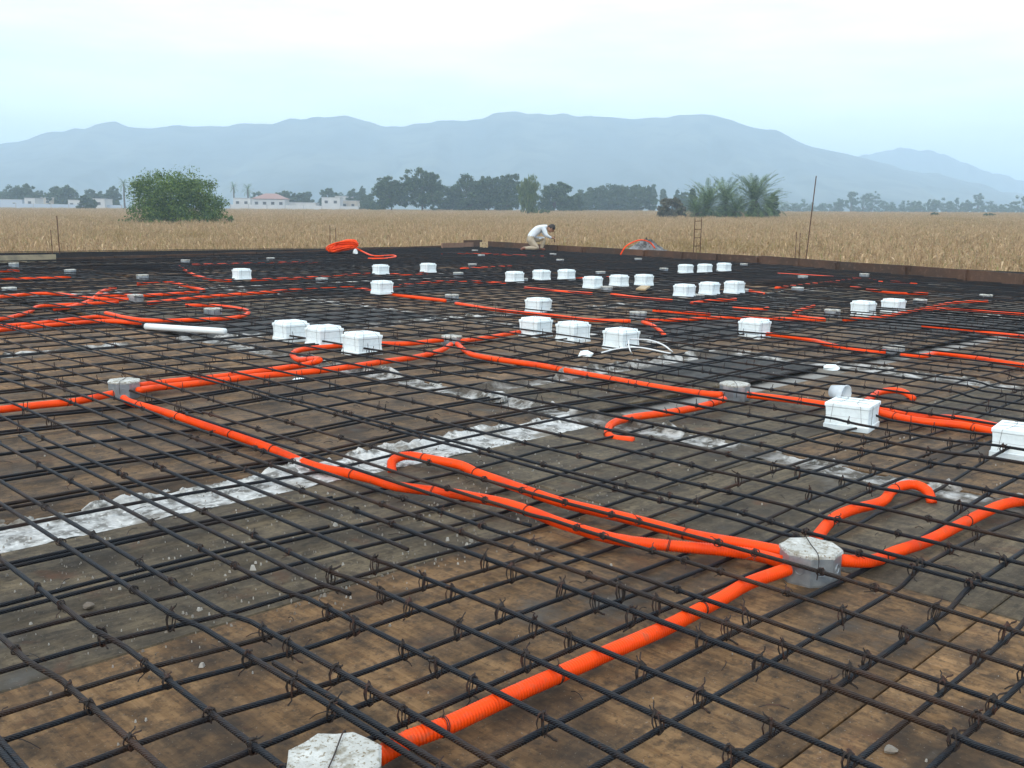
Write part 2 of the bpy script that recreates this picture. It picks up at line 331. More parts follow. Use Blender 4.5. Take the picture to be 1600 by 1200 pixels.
def bays(cuts, a, b):
    out = []; s = a
    for lo, hi in cuts: out.append((s, lo)); s = hi
    out.append((s, b)); return [q for q in out if q[1]-q[0] > .05]
sheet_seed = 0
def sheet(x0, x1, y0, y1, m):
    global sheet_seed
    sheet_seed += 1; r = random.Random(sheet_seed); g = .0025
    dz = [r.uniform(-.003, .002) for _ in range(4)]
    mb = MB(); x0 += g; x1 -= g; y0 += g; y1 -= g; bv = .003
    top = [(x0+bv, y0+bv, dz[0]), (x1-bv, y0+bv, dz[1]), (x1-bv, y1-bv, dz[2]), (x0+bv, y1-bv, dz[3])]
    mid = [(x0, y0, dz[0]-bv), (x1, y0, dz[1]-bv), (x1, y1, dz[2]-bv), (x0, y1, dz[3]-bv)]
    mb.rings([[(x, y, -.02) for x, y, z in mid], mid, top]); mb.build('plywood_sheet', m, deck_o)
def fill(xa, xb, ya, yb, xs=None, ys=None, mats=None):
    xs = xs or list(np.arange(xa, xb-.2, 2.44))+[xb]; ys = ys or list(np.arange(ya, yb-.2, 1.22))+[yb]
    for i in range(len(xs)-1):
        for j in range(len(ys)-1):
            cx, cy = (xs[i]+xs[i+1])/2, (ys[j]+ys[j+1])/2
            if xs[i] > xmax(cy)-.05 or ys[j] > ymax(cx)-.05 or cx+cy < -1: continue
            x1 = min(xs[i+1], float(xmax(cy))-.02); y1 = min(ys[j+1], float(ymax(cx))-.02)
            if x1-xs[i] < .1 or y1-ys[j] < .1: continue
            m = mats(i, j) if mats else random.choice([M['ply'], M['ply2'], M['ply2'], M['plyg'], M['plyd']])
            sheet(xs[i], x1, ys[j], y1, m)
bx = bays(WX, XMIN, 21); by = bays(WY, YMIN, 23)
for i, (xa, xb) in enumerate(bx):
    for j, (ya, yb) in enumerate(by):
        if (i, j) == (0, 0):
            fill(xa, xb, ya, yb, [XMIN, .02, 2.46, 3.42], [YMIN, -.45, .77, 1.99, 2.85],
                 lambda a, b: M['plyg'] if (a == 2 or b == 3) else M['ply'])
        elif (i, j) == (1, 1):
            fill(xa, xb, 3.1, 3.80, [3.57, 4.9, 6.02], [3.1, 3.80], lambda a, b: M['plyd'] if a else M['plyg'])
            fill(xa, xb, 3.94, yb, [3.57, 4.86, 6.02], None, lambda a, b: M['ply2'])
        elif (i, j) == (0, 1): fill(xa, xb, ya, yb, None, None, lambda a, b: M['ply2'] if (a+b) % 3 else M['ply'])
        elif (i, j) == (1, 0): fill(xa, xb, ya, yb, [3.57, 4.86, 6.02], None, lambda a, b: M['plyg'] if (a+b) % 3 == 0 else M['ply2'])
        else: fill(xa, xb, ya, yb)

# mortar crumbs lying on the plywood: nobody could count them
mb = MB()
for i in range(1900):
    k = random.random(); x = random.uniform(.3, 9)*(.35+.65*random.random()); y = random.uniform(.3, 9)*(.35+.65*random.random())
    if k < .45: x, y = random.gauss(1.6, .8), 2.45+random.gauss(0, .3)
    elif k < .55: x, y = 1.55+random.gauss(0, .5), 2.0+random.gauss(0, .06)
    elif k < .7: x, y = random.uniform(2.5, 6), random.uniform(1, 4)
    if x < .2 or y < .2: continue
    s = abs(random.gauss(0, .0018))+.0010
    if random.random() < .012: s *= 2.4
    a = random.uniform(0, 6.3); h = s*random.uniform(.5, 1)
    p = [(x+s*math.cos(a+q)*random.uniform(.6, 1.3), y+s*math.sin(a+q)*random.uniform(.6, 1.3), .002) for q in (0, 1.6, 3.1, 4.7)]
    mb.add([(x_, y_, -.002) for x_, y_, _ in p]+[((x_+x)/2, (y_+y)/2, h+.002) for x_, y_, _ in p], [(0,1,5,4),(1,2,6,5),(2,3,7,6),(3,0,4,7),(4,5,6,7)])
o = mb.build('mortar_crumbs', M['crumb']); o['kind'] = 'stuff'; o['label'] = 'scattered pale mortar crumbs on the plywood'

wo = MB(); r_ = random.Random(21)
for i in range(150):
    x, y = r_.uniform(.5, 4.5), r_.uniform(.5, 4.5); a = r_.uniform(0, 6.3); l_ = r_.uniform(.02, .07); b_ = r_.uniform(-.5, .5)
    wo.tube([(x+l_*t_*math.cos(a+b_*t_), y+l_*t_*math.sin(a+b_*t_), .004+.006*math.sin(t_*3)) for t_ in (0, .35, .7, 1)], .0012, 4)
o = wo.build('wire_offcuts', M['wire']); o['kind'] = 'stuff'; o['label'] = 'short dark wire offcuts strewn on the plywood'

# ------------------------------------------------------------------ conduits (traced on the deck)
CR = .0175
def upB(x):   # bars along x climb over the walls across x
    z = 0
    for lo, hi in WX: c = (lo+hi)/2; z = max(z, 1-min(1, max(0, (abs(x-c)-1.0)/.13)))
    return z*z*(3-2*z)
def upA(y):
    z = 1-min(1, max(0, (y-.47)/.12)) if y < .7 else 0
    for lo, hi in WY: c = (lo+hi)/2; z = max(z, 1-min(1, max(0, (abs(y-c)-1.0)/.09)))
    return z*z*(3-2*z)
BZ0, AZ0, RISE, CZ = .030, .0435, .024, .0345
def sstep(t): t = min(1, max(0, t)); return t*t*(3-2*t)
def UP(x, y): return max(upA(y) if y < 5 else 0, upB(x)*sstep((1.55-y)/.3) if x < 5 else 0)      # both layers climb together over the walls
CON = []          # sampled conduit lines, used to lift the bars over them
def conduit(label, px, r=CR, z=None, raw=None, closed=False):
    P = []; high = raw is None and max(q[1] for q in px) < 486      # the far runs
    if high: z = .044; r = .0195
    for q in px:
        if len(q) > 2: P.append(at(*q)); continue
        p = at(q[0], q[1], z or CZ)
        P.append(p)
    if raw is not None: P = raw
    P = spline(P, .05); d = np.linalg.norm(P[:, :2], axis=1).min()
    if raw is None: CON.append(P)
    if d < 3.2: P = resample(P, .0025); rr = r*(1-.17*(np.arange(len(P)) % 3 == 0)); n = 14
    elif d < 7: P = resample(P, .02); rr = r; n = 10
    else: P = resample(P, .06); rr = r; n = 7
    m = MB().tube(P, rr, n); o = m.build('conduit', M['orange'], None, True)
    if d < 7 and raw is None:
        T = resample(P, .02); q_ = random.Random(len(P)); k_ = int(q_.uniform(6, 14))
        while k_ < len(T)-4:
            tg = T[k_+1]-T[k_-1]; tg /= np.linalg.norm(tg); a_ = np.cross(tg, [0, 0, 1.0]); a_ /= np.linalg.norm(a_); b_ = np.cross(a_, tg)
            wm = MB()
            for e_ in (0, .004):
                wm.tube([T[k_]+tg*(e_+.004*math.sin(h_))+(r+.0008)*(a_*math.cos(h_)+b_*math.sin(h_)) for h_ in np.linspace(0, 6.283, 13)[:-1]], .0011, 4, False, True)
            wm.tube([T[k_]+b_*(r+.001), T[k_]+b_*(r+.012)+a_*.006, T[k_]+b_*(r+.02)+a_*q_.uniform(-.012, .012)], .0012, 4)
            wm.build('binding_wire', M['wire'], o); k_ += int(q_.uniform(14, 30))
    return tag(o, label, 'conduit', 'orange conduits laid over the bars')
conduit('thick ribbed orange conduit nearest the camera, sweeping from bottom octagonal box to large box', [(590,1183,.03),(640,1155),(700,1133),(800,1086),(880,1051),(950,1020),(1040,981),(1090,955),(1130,934),(1170,911),(1232,889,.045)])
conduit('orange conduit into large box, the upper of two side by side, rising from mortar wall', [(613,738,0.0),(612,722,.03),(622,715),(640,712),(680,719),(720,727),(745,739),(790,755),(870,783),(930,798),(1000,815),(1080,836),(1160,850),(1222,862,.045)])
conduit('long orange conduit passing under mortar wall between left grey box and large box', [(193,622,.04),(205,629),(260,645),(320,665),(380,685),(420,700),(470,721,.02),(500,731,.02),(535,738,.025),(580,748),(620,760),(700,770),(740,777),(790,787),(830,800),(880,819),(960,842),(1040,852),(1120,859),(1180,867),(1222,878,.045)])
conduit('orange conduit leaving the large box towards the right picture edge', [(1306,875,.045),(1360,877),(1400,862),(1450,845),(1500,820),(1540,800),(1572,787),(1620,780),(1750,765)])
conduit('short orange conduit behind the large box, hooked down into pale wall', [(1272,845,.045),(1300,812),(1330,797),(1378,784),(1392,768),(1410,759),(1432,758),(1450,768,.03),(1456,786,.0)])
conduit('orange conduit from left grey box to the left picture edge', [(-160,655),(0,640),(60,633),(120,627),(176,615,.045)])
conduit('thin red orange conduit behind its twin, ending in a raised hook before foam boxes', [(216,603,.045),(260,597),(340,589),(430,577),(475,570),(500,563,.085),(488,561,.07),(466,562,.03),(457,552,.03),(480,545,.03),(535,540,.03)])
conduit('orange conduit running right from left grey box to the middle box', [(216,610,.045),(250,605),(300,600),(400,588),(460,583),(520,577),(600,565),(650,558),(688,548),(705,538,.045)])
conduit('short orange conduit between third foam box and the middle octagonal box', [(590,537),(640,537),(692,531,.045)])
conduit('orange conduit bending from middle octagonal box to the box right of centre', [(714,537,.045),(728,549),(745,556),(800,565),(850,572),(900,582),(960,593),(1040,607),(1100,615),(1127,617,.045)])
conduit('short orange conduit from middle octagonal box to a foam box at right', [(722,533,.045),(760,528),(812,519)])
conduit('orange conduit dropping left from right hand box into a gap in wall', [(1132,624,.045),(1100,634),(1050,644),(990,652),(958,661),(950,672,.02),(955,684,.0),(990,689,.0)])
conduit('orange conduit between right hand octagonal box and tall foam box', [(1167,617,.045),(1230,624),(1296,633)])
conduit('orange conduit, upper of a pair between the two large right foam boxes', [(1368,636),(1430,650),(1500,655),(1565,668)])
conduit('orange conduit, lower of a pair between the two large right foam boxes', [(1368,643),(1430,657),(1500,664),(1565,677)])
conduit('bent orange conduit stub behind tall foam box beside the clear cup', [(1352,628),(1374,613),(1400,610),(1415,614),(1428,624,.01)])
conduit('orange conduit running right from lone foam box towards a half hidden box', [(1198,522),(1260,530),(1300,540),(1345,548),(1384,550,.04)])
conduit('orange conduit leaving a half hidden box at far right', [(1408,555,.04),(1445,556),(1470,552),(1540,562),(1620,575),(1750,598)])
conduit('long orange conduit between the two boxes beyond the middle foam boxes', [(712,474),(780,485),(860,493),(920,500),(985,502,.04)])
conduit('orange conduit from a foam box on left to box beyond the middle', [(560,451),(620,461),(696,470)])
conduit('orange conduit running right to the end of the wall behind lone foam box', [(1008,501,.04),(1060,500),(1120,497),(1200,498),(1290,500)])
conduit('short broken orange stub drooping below a box right of centre', [(1004,503,.04),(1022,510),(1034,519,.02),(1040,526,.0)])
conduit('orange conduit at right edge above the half hidden box', [(1440,510),(1480,513),(1540,520),(1620,529),(1750,548)])
conduit('upper orange conduit of the left edge pair beyond the white pipe', [(-120,520),(0,510),(60,505),(130,497),(160,495),(190,501)])
conduit('lower orange conduit of the left edge pair beyond the white pipe', [(-120,530),(0,516),(80,508),(160,502),(220,505)])
conduit('orange conduit looped round a low box at left', [(165,489),(200,497),(240,501),(300,500),(360,497),(386,491),(382,484),(340,478),(290,477)])
conduit('straight orange conduit leading right towards the foam box left of centre', [(230,474),(300,466),(345,462),(400,458),(450,454),(540,449),(580,453)])
conduit('orange conduit kinked upward on far left above the tangle', [(85,483),(112,479),(140,470),(158,456),(180,450)])
conduit('upper orange conduit on far left running through the tangle', [(-60,470),(0,464),(60,459),(95,460),(140,466),(200,468)])
conduit('lower orange conduit in the far left tangle', [(-40,500),(0,499),(45,488),(60,479),(110,476),(185,472)])
conduit('orange conduit crossing behind the low boxes on left', [(150,461),(215,462),(260,460),(310,456)])
conduit('orange conduit near the lone far left foam box', [(215,444),(260,441),(300,449),(320,454)])
conduit('thin far orange conduit left of the lone foam box', [(280,416),(300,428),(330,437),(362,439)])
conduit('far orange conduit leading right from the lone left foam box', [(392,438),(440,436),(500,433),(580,427)])
conduit('far orange conduit along the back left edge', [(300,414),(350,413),(420,411),(500,410)])
conduit('far left orange conduit near the pale plank', [(-30,438),(0,436),(60,435),(110,433)])
conduit('far orange conduit piece behind the pale plank corner', [(-30,428),(0,424),(30,423)])
conduit('far orange conduit between the two back foam boxes', [(608,428),(635,430),(668,427)])
conduit('far orange conduit right of back foam box towards the row', [(605,451),(650,443),(720,440),(790,443)])
conduit('orange conduit below the far row of foam boxes', [(820,450),(880,456),(925,459)])
conduit('orange conduit right of the far row box', [(955,460),(1000,466),(1050,470)])
conduit('far orange conduit in front of the kneeling man', [(690,397),(740,396),(790,398),(850,401)])
conduit('far orange conduit short run near the back corner', [(720,420),(760,418),(800,416)])
conduit('far orange conduit between foam rows at right', [(900,433),(925,437),(960,432)])
conduit('orange conduit linking box to second far right foam trio', [(1080,474),(1110,470),(1150,468)])
conduit('short orange run right of the second foam trio', [(1164,453),(1180,456),(1195,460)])
conduit('far right orange conduit slanting to a low white box', [(1215,428),(1270,431),(1345,436)])
conduit('far right orange conduit slanting up to a low white box', [(1212,450),(1260,445),(1342,436)])
conduit('short far right orange conduit beside the low white box', [(1358,437),(1378,441)])
conduit('short bright orange conduit near the long dark plank', [(1392,440),(1432,444)])
conduit('far right orange conduit pieces beyond right foam pair', [(1325,448),(1390,457),(1450,459)])
conduit('orange conduit rising from the right foam pair', [(1318,500),(1380,495),(1450,481),(1490,473),(1543,471)])
conduit('orange conduit at far right edge beyond the foam pair', [(1445,483),(1500,484),(1560,489),(1640,494)])
conduit('kinked orange conduit stub left of right foam pair', [(1272,478),(1252,484),(1240,490),(1262,497),(1288,499)])
conduit('thin red orange run between lone foam box and far trio', [(1110,492),(1060,488),(1020,486)])
conduit('short orange run upper right of lone foam box', [(1145,482),(1180,484),(1200,482)])

# ------------------------------------------------------------------ reinforcing bars
mat_t = thing('rebar_mat', 'tied mat of dark steel bars covering the whole plywood deck', 'rebar', (0, 0, 0))
XS = [.32, .474, .635, .786, .945, 1.032, 1.2, 1.356, 1.49, 1.70, 1.80, 1.885, 2.07, 2.236, 2.485, 2.535, 2.73, 2.94, 3.18, 3.42, 3.68, 3.92, 4.15, 4.40]
YS = [.40, .567, .664, .815, .964, 1.106, 1.297, 1.41, 1.517, 1.69, 1.793, 1.967, 2.146, 2.33, 2.62, 2.97, 3.17, 3.22, 3.52, 3.57, 3.92, 4.28, 4.33]
r = random.Random(3)
while XS[-1] < 20.3: XS.append(XS[-1]+.24*r.uniform(.8, 1.2))
while YS[-1] < 22.0: YS.append(YS[-1]+(.05 if (len(YS) % 3 == 0) else .30)*r.uniform(.85, 1.15))
seg = []
for P in CON: seg.append(resample(P, .03))
CP = np.vstack(seg)
def stations(a, b):
    s = [a]; 
    while s[-1] < b:
        d = abs(s[-1]); s.append(s[-1]+(.03 if d < 4.2 else .10 if d < 8 else .3))
    s[-1] = b; return np.array(s)
def bar_path(axis, c, a, b, mode, seed):
    """axis 'y': bar at x=c running along y (upper lie); mode: 'crank' climbs over walls, 'low' stays low, 'high' stays high"""
    r = random.Random(seed); s = stations(a, b)
    ph = [r.uniform(0, 6.3) for _ in range(4)]; amp = .0012+.0015*r.random()
    w = amp*np.sin(s*2.1+ph[0])+0.0008*np.sin(s*5.3+ph[1]); sag = .0008*np.sin(s*6+ph[2])
    sh = r.uniform(-.05, .05)
    up = np.array([UP(c, q+sh) if axis == 'y' else (upB(q+sh)*sstep((1.55-c)/.3) if q < 5 else 0) for q in s])
    z = (AZ0 if axis == 'y' else BZ0)+RISE*up+sag
    cc = c+w-(.035*up if axis == 'y' else 0)+(np.array([.045*sstep((1.12-q)/.42) for q in s]) if axis == 'x' and 1.45 < c < 2.2 and mode == 'crank' else 0)
    k_ = 0 if axis == 'y' else 1
    near = CP[abs(CP[:, k_]-c) < .03]
    if len(near):
        e_ = np.exp(-((s[None, :]-near[:, 1-k_][:, None])/(.85 if axis == 'y' else .5))**2)
        if axis == 'y':
            lift = np.maximum(near[:, 2][:, None]+CR+.0068-z[None, :], 0)*np.where(abs(s[None, :]-near[:, 1][:, None]) < .03, 1, e_); z = z+lift.max(0)
        else:
            dip = np.maximum(z[None, :]-np.maximum(near[:, 2]-CR-.0068, .0095)[:, None], 0)*np.where(abs(s[None, :]-near[:, 0][:, None]) < .03, 1, e_); z = z-dip.max(0)
    return np.stack([cc, s, z], 1) if axis == 'y' else np.stack([s, cc, z], 1)
bars = []     # (axis, coordinate, start, end, mode)
r = random.Random(11)
for i, x in enumerate(XS):
    y1 = float(ymax(x))-.12; mode = 'crank' if (i % 3 or x > 1.4) else 'crank'
    bars.append(('y', x, -1.0+r.uniform(-.3, .3), y1, mode))
for i, y in enumerate(YS):
    bars.append(('x', y, -1.0+r.uniform(-.3, .3), float(xmax(y))-.12, 'crank'))
# extra bars lapped over the walls, their ends showing
for x, a, b in ((1.29, 1.83, 4.1), (1.60, 1.96, 4.0), (1.99, 1.9, 4.1), (.462, -.6, 1.72), (.963, -.5, 1.63)):
    bars.append(('y', x, a, b, 'lap'))
for y, b in ((2.375, 1.6), (2.65, 1.8)):
    bars.append(('x', y, -1.2, b, 'lap'))
NB = 0; far = MB()
def bar_key(b): return b[1]
order = sorted(range(len(bars)), key=lambda i: bars[i][1])
for rank, i in enumerate(order):
    ax, c, a, b, mode = bars[i]; P = bar_path(ax, c, a, b, mode, i)
    if ax == 'y' and c > 6: P = P[P[:, 1] > -.9]
    n = 8 if c < 4.2 else 6 if c < 9 else 4
    if rank < 298:
        MB().tube(P, .0059 if r.random() < .85 else .0068, n).build('rebar', M['rustbar'] if r.random() < .10 else M['bar'], mat_t, True)
    else: far.tube(P, .0072, 4)
# second, upper mat over the far bays; thin and dense: one part
for axis, lst, lim in (('y', XS, 6.3), ('x', YS, 7.0)):
    for c in lst:
        if c < lim+2 or r.random() < .25: continue
        c2 = c+.07; b = float(ymax(c2) if axis == 'y' else xmax(c2))-.15
        s = np.array([max(1.0, lim if r.random() < .5 else 2), 6, 10, 14, b]); s = s[(s <= b)]
        w = np.array([r.gauss(0, .012) for _ in s]); zz = np.full(len(s), .054 if axis == 'y' else .066)
        if len(s) < 2: continue
        far.tube(np.stack([c2+w, s, zz], 1) if axis == 'y' else np.stack([s, c2+w, zz], 1), .0068, 4)
o = far.build('far_rebar', M['bar'], mat_t); o['kind'] = 'stuff'

# tie wires: a twisted loop at the crossings
def tie_mesh(seed):
    r = random.Random(seed); m = MB(); a0 = r.uniform(-.3, .3)+(math.pi/4 if seed % 2 else -math.pi/4)
    for k in range(3):
        rr = .0098+.0012*k; th = np.linspace(0, 6.283, 9)[:-1]; d = a0+r.uniform(-.35, .35)+(1.5 if k == 2 else 0)
        P = np.stack([rr*np.cos(th)*math.cos(d)+r.uniform(-.002, .002), rr*np.cos(th)*math.sin(d), .0125*np.sin(th)], 1)
        m.tube(P, .0017, 4, False, True)
    for k in range(2):
        d = a0+1.4+k*r.uniform(.3, 2.2); h = r.uniform(.004, .014); c = r.uniform(.3, 1.4); dn = -1 if r.random() < .5 else 1
        t = np.linspace(0, 1, 6)
        P = np.stack([(.004+.020*t*t*c)*math.cos(d)+.002*np.sin(t*9), (.004+.020*t*t*c)*math.sin(d)+.002*np.cos(t*9), dn*(.008+h*t)], 1)
        m.tube(P, .0014, 4)
    th = np.linspace(0, 9, 10); m.tube(np.stack([.0035*np.cos(th), .0035*np.sin(th), .006+.0009*th], 1), .0019, 4)
    me = m.mesh('tie_wire'); me.materials.append(M['wire']); return me
TM = [tie_mesh(i) for i in range(16)]
PATH = {}
for i, b_ in enumerate(bars):
    if b_[4] == 'crank' and b_[1] < 11: PATH[(b_[0], b_[1])] = bar_path(*b_, i)
cand = []
tr = random.Random(5)
for x in XS:
    for y in YS:
        d = math.hypot(x, y)
        if d > 11 or x > float(xmax(y)) or y > float(ymax(x)): continue
        if tr.random() < (.2 if d < 3 else .3): continue
        cand.append((d, x, y))
cand.sort(); knots = MB()
for i, (d, x, y) in enumerate(cand):
    A_ = PATH.get(('y', x)); B_ = PATH.get(('x', y))
    if A_ is None or B_ is None: continue
    xx = float(np.interp(y, A_[:, 1], A_[:, 0])); za = float(np.interp(y, A_[:, 1], A_[:, 2])); zb = float(np.interp(x, B_[:, 0], B_[:, 2])); yy = float(np.interp(x, B_[:, 0], B_[:, 1]))
    hv = abs(za-zb)/2+.0085; zt = (za+zb)/2
    if hv > .0265: hv = .0105; zt = za
    if i < 330:
        o = bpy.data.objects.new('tie_wire', TM[i % 16]); C.objects.link(o); o.parent = mat_t
        o.location = (xx, yy, zt+.001); o.rotation_euler = (tr.uniform(-.15, .15), tr.uniform(-.15, .15), tr.choice([0, 1.571, 3.142, 4.712])+tr.uniform(-.25, .25)); k = tr.uniform(.9, 1.15); o.scale = (k, k, hv/.0125)
    else:
        a = tr.choice([.785, 2.356])+tr.uniform(-.3, .3); th = np.linspace(0, 6.283, 6)[:-1]; q = .0115
        P = np.stack([xx+q*np.cos(th)*math.cos(a), yy+q*np.cos(th)*math.sin(a), zt+hv*np.sin(th)], 1); knots.tube(P, .0028, 3, False, True)
        h = tr.uniform(.012, .03); knots.tube([(xx, yy, zt), (xx+tr.uniform(-.008, .008), yy+tr.uniform(-.008, .008), zt+hv+h)], .0022, 3)
o = knots.build('far_tie_wire', M['wire'], mat_t); o['kind'] = 'stuff'

# ------------------------------------------------------------------ octagonal steel boxes
def octagon_box(label, px, rot=.0, w=.148, h=.084, z=0, detail=True, scale=1):
    p = at(px[0], px[1], z); t = thing('junction_box', label, 'junction box', p, rot, 'octagonal junction boxes tied to the bars')
    R = w/2/math.cos(math.pi/8); a = [math.pi/8+i*math.pi/4 for i in range(8)]
    ring = lambda rr, zz: [(rr*math.cos(q), rr*math.sin(q), zz) for q in a]
    MB().rings([ring(R*.985, 0), ring(R*.985, .003), ring(R, .006), ring(R, h*.9), ring(R*1.0, h)], True).build('box_body', M['galv'], t)
    rr = random.Random(px[0]); m = MB()
    e = lambda rad, zz: [(rad*(1+rr.uniform(-.015, .02))*math.cos(q)*R, rad*(1+rr.uniform(-.015, .02))*math.sin(q)*R, zz+rr.uniform(-.0015, .0015)) for i in range(8) for q in (a[i], a[i]+math.pi/8)]
    def fix(ring_, rad): 
        o_ = []
        for i, v in enumerate(ring_):
            k = math.cos(math.pi/8) if i % 2 else 1
            o_.append((v[0]*k, v[1]*k, v[2]))
        return o_
    m.rings([fix(e(1.025, h-.006), 1), fix(e(1.03, h+.002), 1), fix(e(.97, h+.006), 1), fix(e(.5, h+.007), 1)])
    m.build('cement_cap', M['paper'], t)
    if detail:
        for i in range(8):
            q = i*math.pi/4; th = np.linspace(0, 6.283, 15)[:-1]; nx, ny = math.cos(q), math.sin(q)
            P = np.stack([nx*(w/2+.0006)-ny*.0125*np.cos(th), ny*(w/2+.0006)+nx*.0125*np.cos(th), h*.52+.0125*np.sin(th)], 1)
            MB().tube(P, .0013, 5, False, True).build('knockout_ring', M['galv'], t, True)
        q = .6; P = spline([(-R*1.02*math.cos(q), -R*1.02*math.sin(q), h*.3), (-R*1.035*math.cos(q), -R*1.035*math.sin(q), h+.005), (0, 0, h+.0095), (R*1.035*math.cos(q), R*1.035*math.sin(q), h+.005), (R*1.02*math.cos(q), R*1.02*math.sin(q), h*.3)], .02)
        MB().tube(P, .0013, 5).build('binding_wire', M['wire'], t)
    return t
octagon_box('gritty topped octagonal box cut off by the bottom edge of the picture', (524, 1262), .15, .145, .085)
octagon_box('large grey octagonal steel box at right where five conduits meet', (1264, 903), .12)
octagon_box('grey octagonal box on left where four orange conduits meet', (195, 620), .3)
octagon_box('mortar topped octagonal box in the middle beside the row of three foam boxes', (706, 538), .2, h=.062)
octagon_box('grey octagonal box right of centre with conduit dropping away to left', (1147, 624), .1)
octagon_box('half hidden octagonal box on right under the bars', (1396, 551), .2, h=.045)
for lab, px in (('octagonal box on the long conduit above and left of middle foam boxes', (706, 471)), ('octagonal box on the long conduit right of the middle foam boxes', (997, 500)),
    ('octagonal box inside the looped orange conduit at left', (333, 495)), ('pale octagonal box in the conduit tangle at left', (212, 472)),
    ('low pale box at left edge among the bars', (15, 460)), ('low pale box on far left behind the tangle', (110, 431)), ('low pale box beside the far left conduits', (223, 440)),
    ('low box near the pale plank at far left', (22, 420)), ('small flat box behind the lone left foam box', (290, 414)), ('small flat box on the back left conduit', (423, 410)),
    ('low box right of the lone left foam box', (503, 445)), ('low box between the second back foam box and the far row', (738, 420)), ('low box left of the far foam row', (716, 435)),
    ('low box below the leftmost of the far foam row', (816, 445)), ('low box below the middle of the far foam rows', (948, 457)), ('flat pale box behind the far foam row', (875, 412)),
    ('flat pale box right of the kneeling man', (864, 402)), ('flat pale box left of the kneeling man', (752, 404)), ('small pale box by the back corner', (742, 396)),
    ('flat pale box near far plank right of the man', (997, 410)), ('low box between far rows of foam boxes', (1037, 427)), ('low box right of the third far foam box', (938, 433)),
    ('flat pale box right of the back foam trio', (1162, 419)), ('low box in front of the second far foam trio', (1160, 461)), ('flat pale box on far right bars', (1254, 440)),
    ('low box in the far right below another flat box', (1246, 458)), ('low white box where far right conduits meet', (1350, 436)), ('low box left of the right foam pair', (1300, 496)),
    ('low box right of the right foam pair', (1437, 478)), ('flat pale box near the right edge of the bars', (1540, 470)), ('low box below the second far foam trio', (1090, 470))):
    octagon_box(lab, px, random.uniform(0, .7), .15, .09 if px[1] < 450 else .075, detail=px[1] > 460)

# ------------------------------------------------------------------ white foam boxes
def foam_box(label, px, cap=True, rot=0., s=.19, h=.118):
    zb = 0 if px[1] > 480 else .05; h = h*1.12; p = at(px[0], px[1], zb); t = thing('foam_box', label, 'foam box', p, rot, 'white foam boxes set among the bars')
    def sq(w, z, r=.0025):
        w = w/2; return [(w-r, -w, z), (w, -w+r, z), (w, w-r, z), (w-r, w, z), (-w+r, w, z), (-w, w-r, z), (-w, -w+r, z), (-w+r, -w, z)]
    k = s/.19; g = h/.118
    MB().rings([sq(.196*k, 0), sq(.197*k, .022*g), sq(.190*k, .025*g), sq(.184*k, .05*g), sq(.184*k, .06*g)]).build('lower_tray', M['foam'], t)
    MB().rings([sq(.181*k, .06*g), sq(.181*k, .063*g)]).build('joint', M['foamline'], t)
    MB().rings([sq(.184*k, .063*g), sq(.185*k, .08*g), sq(.189*k, .1*g), sq(.196*k, .105*g), sq(.196*k, .117*g), sq(.192*k, .12*g)]).build('upper_tray', M['foam'], t)
    if cap: MB().rings([sq(.172*k, .1202*g), sq(.168*k, .133*g), sq(.164*k, .136*g), sq(.08*k, .139*g)]).build('lid', M['foam'], t)
    ht = (.146 if cap else .123)*g
    for q in (-1, 1):
        x = .045*k*q
        P = [(x*1.5, -.101*k, .03*g), (x*1.3, -.1015*k, .115*g), (x*.8, -.07*k, ht), (x*.6, 0, ht+.001), (x*.8, .07*k, ht), (x*1.3, .1015*k, .115*g), (x*1.5, .101*k, .03*g)]
        MB().tube(P, .0008, 4).build('binding_wire', M['wire'], t)
        P2 = [(-p_[1], p_[0], p_[2]+.002) for p_ in P]
        MB().tube(P2, .0008, 4).build('binding_wire', M['wire'], t)
    return t
for lab, px, cap, s in (
    ('tall white foam box in front of the clear cup on the right', (1330, 667), False, .2), ('white foam box cut off by the right picture edge', (1596, 712), False, .205),
    ('left of the three foam boxes standing together left of centre', (455, 532), True, .2), ('middle of the three foam boxes standing together left of centre', (507, 541), True, .2),
    ('right of the three foam boxes standing together left of centre', (566, 553), True, .2), ('single foam box just behind the middle row of three', (841, 489), True, .195),
    ('left box of the middle row of three foam boxes', (837, 525), True, .195), ('centre box of the middle row of three foam boxes', (895, 533), True, .195),
    ('right box of the middle row, with white cable looped before it', (970, 545), True, .195), ('lone foam box at right on the conduit line', (1178, 527), True, .195),
    ('left box of the right hand foam pair', (1348, 493), True, .19), ('right box of the right hand foam pair', (1395, 489), True, .19),
    ('lone foam box at the far left', (378, 437), True, .19), ('foam box at the back, left of two, near the orange coil', (595, 429), True, .19),
    ('foam box at the back, right of two, near the orange coil', (669, 426), True, .19), ('foam box left of centre in front of the two back boxes', (597, 459), True, .19),
    ('first foam box from left in the far upper row', (804, 441), True, .19), ('second foam box from left in the far upper row', (846, 438), True, .19),
    ('third foam box from left in the far upper row', (885, 437), True, .19), ('first foam box from left in the far lower row', (926, 450), True, .19),
    ('second foam box from left in the far lower row', (967, 447), True, .19), ('third foam box from left in the far lower row by a scrap of board', (1006, 446), True, .19),
    ('left box of the farthest foam trio by the long plank', (1071, 427), True, .19), ('middle box of the farthest foam trio by the long plank', (1101, 426), True, .19),
    ('right box of the farthest foam trio by the long plank', (1131, 424), True, .19), ('left box of the second far foam trio', (1069, 464), True, .19),
    ('middle box of the second far foam trio', (1108, 460), True, .19), ('right box of the second far foam trio', (1147, 458), True, .19)):
    foam_box(lab, px, cap, random.uniform(-.08, .08)+(.14 if px[1] > 600 else 0), s, .118 if cap else .108)

